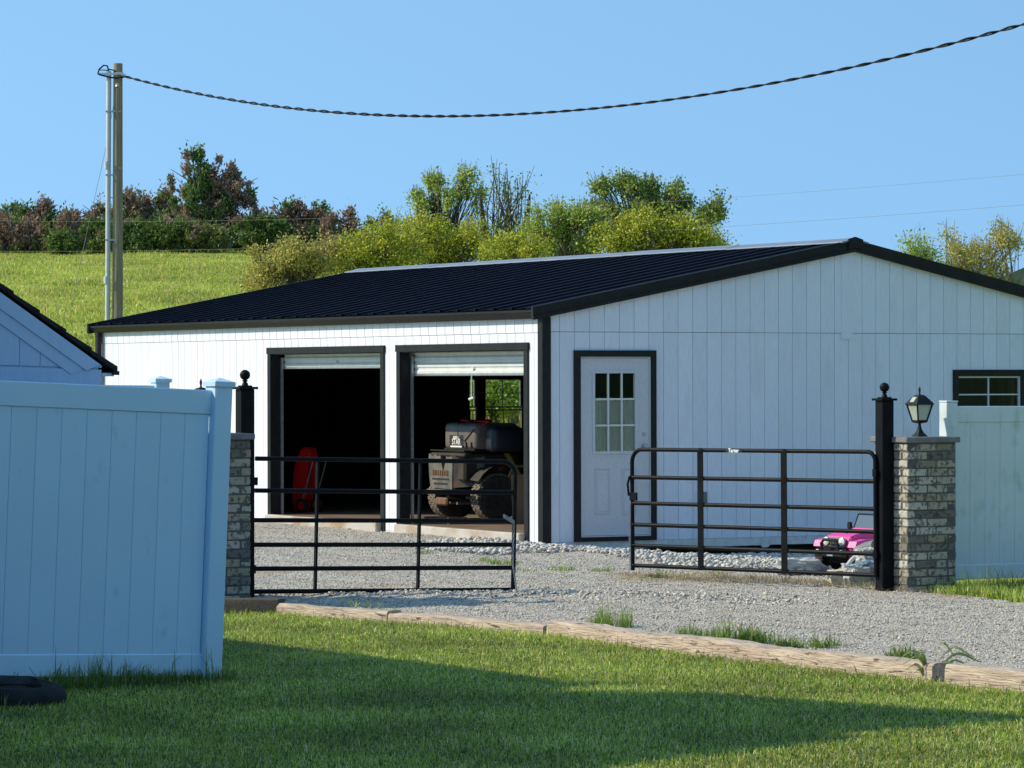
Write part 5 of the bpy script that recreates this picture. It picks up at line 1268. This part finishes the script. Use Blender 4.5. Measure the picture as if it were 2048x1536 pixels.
def pipe_gate(label, hinge, end, z_h, z_e, hgt, braces, flat, rcorner, group, sticker=False, chain=False, rad=.021, rh=.021):
    a = Vector((hinge[0], hinge[1], z_h)); b = Vector((end[0], end[1], z_e)); d = b - a; Ln = sqrt(d.x ** 2 + d.y ** 2)
    r = thing("pipe_gate", label, "gate", a, (0, -atan2(d.z, Ln), atan2(d.y, d.x)), group)
    fr = [0, .172, .352, .537, .76, 1.0]
    rc = rcorner; pts = [(0.03, 0, hgt)] + [(Ln - rc + rc * sin(t), 0, hgt - rc + rc * cos(t)) for t in np.linspace(0, pi / 2, 8)] + [(Ln, 0, -.05)]
    hp = [(rc * .7 * (1 - sin(t)), 0, hgt - rc * .7 + rc * .7 * cos(t)) for t in np.linspace(pi / 2, 0, 6)]
    MB().tube(([(0, 0, hgt)] if not flat else [(0, 0, -.02)] + hp) + pts[1:], rad, 10).build("frame", m_gate, r, True)
    for f in fr[:-1]: MB().tube([(0, 0, hgt * f), (Ln, 0, hgt * f)], rad, 10).build("rail", m_gate, r, True)
    for bx in braces:
        if flat: MB().box(bx * Ln - .038, bx * Ln + .038, -rad - .006, -rad - .001, -.01, hgt + .005).build("brace", m_gate, r)
        else: MB().box(bx * Ln - .0095, bx * Ln + .0095, -rad + .002, rad - .002, .0, hgt).build("brace", m_gate, r)
        if flat:
            mb = MB()
            for f in fr: mb.box(bx * Ln - .02, bx * Ln + .02, -rad - .0105, -rad - .0062, hgt * f + .012, hgt * f + .022); mb.box(bx * Ln - .02, bx * Ln + .02, -rad - .0105, -rad - .0062, hgt * f - .022, hgt * f - .012)
            mb.build("brace_tab", m_gate, r)
    MB().box(-.03, .012, -.03, .03, hgt * .14, hgt * .20).build("hinge", m_gate, r); MB().box(-.03, .012, -.03, .03, hgt * .80, hgt * .86).build("hinge", m_gate, r)
    return r, Ln
zgl = Z_at(1184, YL - .02); hg = 266.3 * YL / F
Yle = YL * 1.041; zle = Z_at(1179.4, Yle)
gL, LnL = pipe_gate("closed left black pipe gate with two thin uprights", (PLx + .075 * CP, YL + .075 * SP), (X_at(1026, Yle), Yle), zgl, zle, hg, (.232, .625), False, .13, "black pipe gates")
Yr0 = YRt - .02; hgr = 246.6 * Yr0 / F; Yre = Yr0 * 246.6 / 231.7
gR, LnR = pipe_gate("right black pipe gate swung open with two wide braces", (X_at(1752, Yr0), Yr0), (X_at(1265.5, Yre), Yre), Z_at(1150.4, Yr0), Z_at(1130.7, Yre), hgr, (.355, .70), True, .13, "black pipe gates")
# braces / sticker of the open gate face the road: rotate its inner children by turning the sign of y
for ch in gR.children:
    if ch.name.startswith(("brace",)): ch.scale.y = -1
for (px_, nm) in ():
    pass
sx_ = .56
MB().box(sx_ * LnR - .105, sx_ * LnR + .105, rad_ := .0235, rad_ + .0015, hgr - .015, hgr + .013).build("sticker", m_labelblack, gR)
text_obj("sticker_word", "Tarter", .052, m_labelwhite, gR, T(sx_ * LnR, .0262, hgr - .001) @ R(180, 'Z') @ R(90, 'X'), .0004, .002)
# chains hanging on the free ends
def chain(parent, pts, n, lr=.016):
    mb = MB()
    for i in range(n):
        t = i / (n - 1); p = None; seg = t * (len(pts) - 1); k = min(int(seg), len(pts) - 2); p = Vector(pts[k]).lerp(Vector(pts[k + 1]), seg - k)
        ringp = []
        for j in range(9):
            a = 2 * pi * j / 8; ringp.append(Vector((.008 * cos(a), 0, lr * sin(a))))
        Mx_ = T(*p) @ R(90 * (i % 2), 'Z'); mb.tube([Mx_ @ q for q in ringp], .0035, 4, cap=False)
    mb.build("chain", m_galv, parent)
chain(gR, [(LnR - .01, .045, hgr * .54), (LnR + .0, .045, hgr * .3), (LnR - .005, .045, -.04)], 34)
MB().box(LnR - .09, LnR + .01, .015, .035, hgr * .56, hgr * .63, .004, ).build("latch", m_gate, gR); MB().tube([(LnR + .02, .03, hgr * .60), (LnR + .035, .03, hgr * .70), (LnR + .005, .03, hgr * .77)], .012, 6).build("latch_handle", m_gate, gR)
chain(gL, [(LnL - .13, -.04, hg * .575), (LnL - .03, -.045, hg * .53), (LnL - .03, -.04, hg * .2), (LnL + .015, -.04, .0)], 40)

# ------------------------------------------------------------------ landscape timbers
def timber(label, a, b, wd, h, m, sag=0.0, lift=0.0):
    a = Vector(a); b = Vector(b); d = b - a; Ln = d.length; n = max(8, int(Ln / .12))
    r_ = thing("landscape_timber", label, "timber", (a.x, a.y, 0), (0, 0, atan2(d.y, d.x)), "timbers edging the lawn")
    mb = MB(); prof = [(-.5, -.3), (.5, -.3), (.52, .0), (.5, .80), (.46, .95), (.3, .99), (-.3, 1.0), (-.45, .96), (-.5, .8), (-.52, 0)]; V_ = []; k = len(prof)
    for i in range(n + 1):
        t = i / n; p = a + d * t; g = Hs(p.x, p.y); off = sag * sin(pi * t); w_ = wd * (1 + .10 * mnoise.noise(Vector((t * Ln * 1.7, a.x, 0)))); hh = h * (1 + .14 * mnoise.noise(Vector((t * Ln * 1.1, a.y, 5))))
        for j, (x_, z_) in enumerate(prof):
            e = .010 * mnoise.noise(Vector((t * Ln * 6, j * 1.7, a.x * 3)))
            V_.append((t * Ln, x_ * w_ + off + e, g + lift + z_ * hh + e))
    Fc = [(i * k + j, i * k + (j + 1) % k, (i + 1) * k + (j + 1) % k, (i + 1) * k + j) for i in range(n) for j in range(k)] + [tuple(range(k - 1, -1, -1)), tuple(n * k + j for j in range(k))]
    mb.faces(V_, Fc); mb.build("log", m, r_, True, 50)
    return r_
timber("short dark timber in shade below the left gate post", (-3.1, 30.45), (-1.90, 30.04), .17, .14, m_timber_shaded)
timber("weathered brown timber directly right of the dark timber", (-1.885, 30.035), (-.93, 28.93), .16, .10, m_timber)
timber("low brown timber in the middle, sunk into the grass", (-.915, 28.86), (.295, 27.30), .16, .085, m_timber)
timber("long pale curved timber running to the arching plant", (.335, 27.22), (2.735, 23.12), .18, .125, m_timber, sag=-.06)
timber("thick reddish timber at the right edge of the photo", (2.80, 22.95), (4.4, 20.35), .20, .14, m_timber)

timber("farthest right timber, continuing the lawn edging beyond the photo", (4.46, 20.25), (8.9, 13.6), .20, .14, m_timber)
# ------------------------------------------------------------------ utility pole, conduit and service cable
YP = 60.0
def pole():
    x_ = X_at(236, YP); g = Hs(x_, YP); S = F / YP
    r = thing("utility_pole", "weathered wooden service pole with pale conduit behind the garage", "utility pole", (x_, YP, g))
    zt_ = Z_at(127, YP) - g; z_ = lambda py: Z_at(py, YP) - g; X_ = lambda px: X_at(px, YP) - x_
    n = 14; pts = [(-.012 * (1 - i / n), .004 * sin(i), zt_ * i / n - .3 * (i == 0)) for i in range(n + 1)]
    MB().tube(pts, [.098 - .023 * i / n for i in range(n + 1)], 18).build("pole", m_polewood, r, True)
    MB().tube([(X_(213.5), -.03, -.2), (X_(218), -.02, z_(143))], .041, 12).build("conduit", m_pvc, r, True)
    for py in (330, 560): MB().tube([(X_(216 - (py - 143) * .006), -.03, z_(py) - .06), (X_(216 - (py - 143) * .006), -.03, z_(py) + .06)], .047, 12).build("coupling", m_pvc, r, True)
    for py in (223, 350, 480): MB().box(X_(212), X_(236), -.07, .02, z_(py) - .012, z_(py) + .012).build("bracket", m_galv, r)
    mb = MB(); mb.tube([(X_(218), -.02, z_(143)), (X_(215), -.03, z_(132)), (X_(208), -.04, z_(131)), (X_(199), -.05, z_(139)), (X_(196.5), -.05, z_(148)), (X_(200), -.06, z_(150)), (X_(222), -.10, z_(156)), (X_(238), -.11, z_(157)), (X_(253), -.08, z_(154))], .014, 6); 
    mb.tube([(X_(218), -.02, z_(141)), (X_(198), -.03, z_(140)), (X_(197), -.04, z_(149)), (X_(213), -.06, z_(152))], .009, 5)
    mb.tube([(X_(219), -.02, z_(139)), (X_(228), -.06, z_(141)), (X_(238), -.09, z_(147)), (X_(248), -.06, z_(150))], .011, 6); mb.build("drip_loop", m_cable, r, True)
    mb = MB(); mb.tube([(X_(236), -.09, z_(147)), (X_(252), -.08, z_(152))], .022, 8); mb.box(X_(232), X_(248), -.10, -.07, z_(150), z_(145)); mb.build("dead_end_clamp", m_alu, r)
    MB().box(X_(198), X_(234), -.06, -.03, z_(150), z_(146)).build("weatherhead_arm", m_alu, r)
    MB().lathe([(.02, -.03), (.035, -.02), (.025, 0), (.035, .02), (.02, .03)], 10, T(X_(236), -.10, z_(171))).build("insulator", m_alu, r, True)
    for py in (157, 224, 337): MB().lathe([(.014, 0), (.014, .03)], 8, T(X_(241), -.08, z_(py)) @ R(90, 'X')).build("bolt", m_galv, r)
    MB().tube([(X_(228), .05, z_(200)), (X_(213), .0, z_(290)), (X_(172), -.4, z_(500)), (X_(150), -.6, z_(620))], .004, 5).build("guy_wire", m_wire, r)
    return x_
xp = pole()
def cable():
    obs = [(248, 152), (400, 188), (560, 214), (700, 227), (850, 232), (1000, 229), (1150, 219), (1300, 205), (1450, 185), (1600, 158), (1750, 122), (1900, 85), (2048, 50)]
    P0 = Vector((X_at(249, YP), YP)); P1 = Vector((X_at(2048, 41.0), 41.0))
    ts, zs = [], []
    for px, py in obs:
        k = (px - CX) / F; t = (P0.x - k * P0.y) / ((P0.x - P1.x) - k * (P0.y - P1.y)); Yq = P0.y + (P1.y - P0.y) * t
        ts.append(t); zs.append(Z_at(py, Yq))
    co_ = np.polyfit(ts, zs, 3)
    Ln = (P1 - P0).length; N = 900; tmax = 1.7
    r = thing("service_cable", "twisted black service cable sagging from the pole across the sky", "cable", (P0.x, P0.y, 0))
    d = (P1 - P0) / Ln; sd_ = Vector((-d.y, d.x))
    path = []
    for i in range(N + 1):
        t = tmax * i / N; q = P0 + (P1 - P0) * t; path.append(Vector((q.x - P0.x, q.y - P0.y, float(np.polyval(co_, t)))))
    pitch = .72
    for k in range(2):
        pts = []
        for i, p in enumerate(path):
            a = 2 * pi * (tmax * Ln * i / N) / pitch + pi * k + .7 * sin(i * .021) + .4 * sin(i * .057); rr = .0135 * (1 + .25 * sin(i * .013))
            pts.append(p + Vector((sd_.x * cos(a) * rr, sd_.y * cos(a) * rr, sin(a) * rr)))
        MB().tube(pts, .0085, 6).build("conductor", m_cable, r, True)
    pts = [p + Vector((0, 0, -.0)) for p in path]
    MB().tube(pts, .006, 5).build("neutral_wire", m_cable, r, True)
cable()
def far_wire(label, obs, Ya, Yb, rad, name="overhead_wire"):
    Xa, Xb = X_at(obs[0][0] - 120, Ya), X_at(obs[-1][0] + 120, Yb); pts = []
    pxs = np.linspace(obs[0][0] - 110, obs[-1][0] + 110, 60); pys = np.polyval(np.polyfit([o[0] for o in obs], [o[1] for o in obs], 3), pxs)
    for px, py in zip(pxs, pys):
        k = (px - CX) / F; t = (Xa - k * Ya) / ((Xa - Xb) - k * (Ya - Yb)); Yq = Ya + (Yb - Ya) * t
        pts.append((k * Yq, Yq, Z_at(py, Yq)))
    o = MB().tube(pts, rad, 5).build(name, m_wire, None, True); return tag(o, label, "wire", "thin distribution wires behind the garage")
far_wire("lower thin wire passing in front of the yellow bushes", [(0, 503), (300, 500), (600, 494), (900, 485), (1100, 474), (1400, 457), (1600, 442), (2048, 410)], 110, 62, .003)
far_wire("upper thin wire crossing the cedars and the right hand sky", [(0, 442), (400, 441), (650, 436), (900, 428), (1200, 413), (1450, 394), (1750, 373), (2048, 349)], 112, 64, .0026)

# ------------------------------------------------------------------ old tyre by the near fence
def tyre():
    Yt = 21.5; x_ = X_at(22, Yt); g = Hs(x_, Yt)
    r = thing("old_tyre", "black worn tyre lying flat in the grass before the near fence", "tyre", (x_, Yt, g + .012), (radians(4), radians(3), .3))
    prof = [(.19, .0), (.17, .05), (.19, .095), (.24, .115), (.285, .105), (.315, .075), (.325, .04), (.32, 0), (.30, -.04), (.19, -.05)]
    mb = MB(); n = 40; V_ = []; k = len(prof)
    for j in range(n):
        a = 2 * pi * j / n
        for (q, z) in prof: V_.append((q * cos(a), q * sin(a), z))
    mb.faces(V_, [(j * k + i, j * k + (i + 1) % k, ((j + 1) % n) * k + (i + 1) % k, ((j + 1) % n) * k + i) for j in range(n) for i in range(k)])
    mb.build("casing", m_rubber, r, True)
    mb = MB(); mb.lathe([(.001, .150), (.10, .138), (.20, .110), (.25, .10), (.185, .04), (.001, .03)], 28); mb.build("sidewall_cover", m_rubber, r, True)
    for j in range(7): MB().box(-.15, .15, -.15 + j * .05 - .008, -.15 + j * .05 + .008, .118, .140 - .003 * abs(j - 3), .003).build("rib", m_rubber, r)
tyre()
# ------------------------------------------------------------------ pink toy car and the junk by the right gate post
def toy_car():
    Y0 = 38.4; x0 = X_at(1692, Y0); g = float(gz(np.array([x0]), np.array([Y0]))[0])
    S = F / Y0
    r = thing("toy_car", "pink ride on toy off road car with black grille and bumper", "toy car", (x0, Y0, g), (0, 0, radians(-141)))
    r.scale = (.87, .87, .87)
    # local: x forwards (towards the left front of the picture), y to the car's left
    # heading: forward vector points to the camera and left
    fw = .44
    mb = MB(); mb.box(-1.05, .16, -.27, .27, .22, .42, .03, seg=2); mb.build("body", m_pink, r, True)
    mb = MB(); mb.prism([(.17, -.20, .40), (.15, -.20, .48), (.02, -.21, .515), (-.40, -.23, .545), (-.40, -.23, .40)], (0, .43, 0)); bmesh.ops.bevel(mb.bm, geom=mb.bm.edges[:], offset=.015, segments=2, affect='EDGES'); mb.build("hood", m_pink, r, True)
    MB().box(.150, .188, -.21, .21, .22, .352, .01).build('front_apron', m_rubber, r)
    gr = MB().box(.165, .195, -.165, .165, .35, .475, .015).build("grille", m_greyplastic, r)
    for i in range(7): MB().box(.193, .200, -.085 + i * .027, -.075 + i * .027, .375, .455).build("grille_slot", m_labelblack, gr)
    for s in (-1, 1):
        hl = MB().lathe([(.05, 0), (.052, .02), (.04, .028), (.001, .03)], 18, T(.185, s * .135, .425) @ R(90, 'Y')).build("headlight", m_headlight, r, True)
        MB().lathe([(.053, .0), (.058, .012), (.053, .022)], 18, T(.185, s * .135, .425) @ R(90, 'Y')).build("headlight_ring", m_greyplastic, hl, True)
        # fender
        pr = [(.20, 0, .36), (.17, 0, .43), (.02, 0, .455), (-.16, 0, .45), (-.26, 0, .36), (-.28, 0, .30), (-.24, 0, .30), (-.20, 0, .37), (-.13, 0, .415), (.02, 0, .42), (.14, 0, .39), (.17, 0, .345)]
        mb = MB(); y0 = .23 if s > 0 else -.36; mb.prism([(a, y0, c) for a, b, c in pr], (0, .13, 0)); mb.build("fender", m_pink, r)
        MB().box(-1.0, -.30, s * .275 - .012, s * .275 + .012, .17, .43, .01).build("door_panel", m_pink, r)
        for xx in (.0, -.80):
            M_ = T(xx, s * .30, .165) @ R(90, 'X')
            wv = MB(); wv.lathe([(.10, -.05), (.155, -.055), (.165, -.03), (.165, .03), (.155, .055), (.10, .05)], 22, M_); wo_ = wv.build("wheel", m_rubber, r, True)
            lg = MB()
            for k in range(16): lg.box(-.018, .018, -.052, .052, .158, .175, 0, T(xx, s * .30, .165) @ R(22.5 * k, 'Y'))
            lg.build("tread_lug", m_tyre, wo_)
            MB().lathe([(.001, -.03), (.10, -.045), (.10, .045), (.001, .03)], 14, M_).build("hub_cap", m_galv, wo_, True)
    MB().box(.03, .15, -.16, .16, .16, .25, .02).build("axle_housing", m_rubber, r)
    # bumper with bull bar
    mb = MB(); mb.box(.20, .27, -.28, .28, .235, .295, .015); bp_ = mb.build("bumper", m_rubber, r)
    mb = MB(); mb.tube([(.26, -.14, .28), (.28, -.14, .40), (.275, -.10, .445), (.275, .10, .445), (.28, .14, .40), (.26, .14, .28)], .018, 8); mb.tube([(.27, -.14, .36), (.27, .14, .36)], .012, 6); mb.build("bull_bar", m_rubber, r, True)
    MB().box(.265, .275, -.05, .05, .25, .28).build("winch", m_galv, bp_)
    for s in (-1, 1): MB().lathe([(.028, 0), (.028, .02), (.001, .024)], 12, T(.272, s * .2, .30) @ R(90, 'Y')).build("fog_lamp", m_headlight, bp_, True)
    # windscreen
    mb = MB(); th = .018
    mb.tube([(-.36, -.24, .53), (-.43, -.22, .73), (-.43, .22, .73), (-.36, .24, .53)], .014, 6); mb.build("windscreen_frame", m_rubber, r)
    mb = MB(); mb.prism([(-.36, -.23, .535), (-.36, .23, .535), (-.43, .21, .725), (-.43, -.21, .725)], (.006, 0, .002)); mb.build("windscreen", m_toyglass, r)
    mb = MB(); mb.prism([(-.335, -.23, .52), (-.335, .23, .52), (-.345, .23, .565), (-.345, -.23, .565)], (-.03, 0, .0)); mb.build("cowl", m_pink, r)
    for s in (-1, 1):
        mb = MB(); mb.tube([(-.37, s * .25, .57), (-.36, s * .31, .58)], .008, 5); mb.box(-.385, -.345, s * .31 - .035, s * .31 + .035, .55, .635, .012); mb.build("mirror", m_rubber, r)
    MB().box(-.85, -.70, -.22, .22, .40, .68, .03).build("seat", m_rubber, r, True)
    mb = MB(); mb.tube([(-.45, .06, .56), (-.50, .06, .60)], .01, 6); mb.lathe([(.08, -.008), (.092, 0), (.08, .008)], 18, T(-.50, .06, .60) @ R(-60, 'Y')); mb.build("steering_wheel", m_rubber, r)
    mb = MB(); mb.tube([(-.9, -.25, .42), (-.9, -.25, .82), (-.9, .25, .82), (-.9, .25, .42)], .02, 8); mb.build("roll_bar", m_rubber, r)
    MB().box(-.02, .0, -.012, .012, .505, .53).build("hood_latch", m_rubber, r)
toy_car()

def lump(name, label, cat, px, py, Y, size, m, seed, rough=.25, rot=0, freq=2.2, parts=None):
    x_ = X_at(px, Y); z_ = Z_at(py, Y)
    g = float(gz(np.array([x_]), np.array([Y]))[0])
    r = thing(name, label, cat, (x_, Y, max(g, z_) if abs(z_ - g) > .02 else g), (0, 0, radians(rot)))
    bm_ = bmesh.new(); bmesh.ops.create_cube(bm_, size=1.0); bmesh.ops.subdivide_edges(bm_, edges=bm_.edges[:], cuts=9, use_grid_fill=True)
    for v in bm_.verts:
        p = v.co.copy(); q = p.normalized() * .62; p = p.lerp(q, .45)
        n = mnoise.noise_vector(p * freq + Vector((seed, seed * 2, 0))); n2 = mnoise.noise(p * freq * 3 + Vector((0, seed, 4)))
        p += n * rough * .5 + p.normalized() * n2 * rough * .35
        v.co = Vector((p.x * size[0], p.y * size[1], max(p.z + .40, 0) * size[2]))
    mb = MB(); mb.bm.free(); mb.bm = bm_
    mb.build(parts or "body", m, r, False); return r
lump("plastic_sack", "crumpled white feed sack lying left of the toy car", "sack", 1601, 1152, 38.3, (.46, .30, .20), m_bag, 3, .42, 8)
def sheet():
    Y = 38.2; x_ = X_at(1604, Y); g = float(gz(np.array([x_]), np.array([Y]))[0]); r = thing("torn_tarp", "torn dark grey sheet spread on the ground under the white sack", "tarp", (x_, Y, g + .02), (0, 0, .2))
    bm_ = bmesh.new(); bmesh.ops.create_grid(bm_, x_segments=16, y_segments=10, size=.5)
    for v in bm_.verts: v.co = Vector((v.co.x * .62 + .06 * mnoise.noise(v.co * 4), v.co.y * .3, .05 + .08 * mnoise.noise(v.co * 5 + Vector((3, 1, 0)))))
    mb = MB(); mb.bm.free(); mb.bm = bm_; mb.build("sheet", m_greyplastic, r, True)
sheet()
lump("foam_block", "lumpy yellowish foam block at the front of the junk pile", "foam block", 1682, 1168, 35.9, (.24, .20, .16), m_foam, 8, .22, 10)
lump("paper_bag", "torn white bag with blue print between foam block and striped bag", "bag", 1708, 1177, 35.6, (.17, .16, .20), m_bag, 12, .34, -20)
def striped():
    Y = 35.75; x_ = X_at(1733, Y); g = float(gz(np.array([x_]), np.array([Y]))[0]); S = F / Y
    r = thing("striped_bag", "grey and white striped bag standing against the right gate post", "bag", (x_, Y, g), (0, 0, .15))
    cols = [m_greyplastic, m_bag, m_greyplastic, m_rubber]; wds = [.055, .06, .05, .04]; x = -.10
    mb = MB()
    for i, (c, w_) in enumerate(zip(cols, wds)):
        mb.mi = i; mb.prism([(x, -.09 - .01 * i, 0), (x + w_, -.10 - .01 * i, 0), (x + w_, -.085, .16 + .01 * sin(i * 2)), (x, -.08, .16)], (0, .18, 0)); x += w_
    mb.build("body", cols, r)
striped()
lump("blue_sack", "shiny blue and white sack on top of the striped bag", "sack", 1735, 1152, 36.0, (.26, .2, .15), m_bluebag, 21, .3, 0)
lump("white_bundle", "bright white plastic bundle on top of the junk pile", "bundle", 1733, 1128, 36.3, (.19, .18, .17), m_bag, 33, .36, 30)
def slender(name, label, cat, a, b, Ya, Yb, rad, m, sq=False):
    A_ = Vector((X_at(a[0], Ya), Ya, Z_at(a[1], Ya))); B_ = Vector((X_at(b[0], Yb), Yb, Z_at(b[1], Yb)))
    r = thing(name, label, cat, A_); d = B_ - A_
    if sq:
        q = d.to_track_quat('X', 'Z').to_matrix().to_4x4(); MB().box(0, d.length, -rad * .5, rad * .5, -rad, rad, .003, q).build("plank", m, r)
    else: MB().tube([(0, 0, 0), d * .5 + Vector((0, 0, .01)), d], rad, 10).build("pipe", m, r, True)
slender("pale_board", "pale wooden board leaning up over the junk pile", "board", (1690, 1146), (1746, 1112), 36.6, 36.9, .017, m_palewood, True)
slender("pipe_elbow", "short white plastic pipe end standing in front of the toy wheel", "pipe", (1691, 1144), (1690, 1126), 38.2, 38.2, .035, m_pvc)
slender("grey_strap", "bent grey plastic strip beside the pale board", "strip", (1694, 1132), (1712, 1112), 37.6, 37.7, .022, m_pvc)
slender("grey_tube", "thick grey plastic tube across the side of the toy car", "tube", (1716, 1104), (1752, 1091), 37.9, 37.6, .062, m_greyplastic)
slender("dark_stick", "dark flat stick lying behind the white sack", "stick", (1594, 1130), (1636, 1118), 39.0, 39.2, .016, m_rubber, True)
lump("brown_stone", "brown round stone beside the white bundle", "stone", 1746, 1122, 36.9, (.10, .10, .12), m_board, 44, .2)
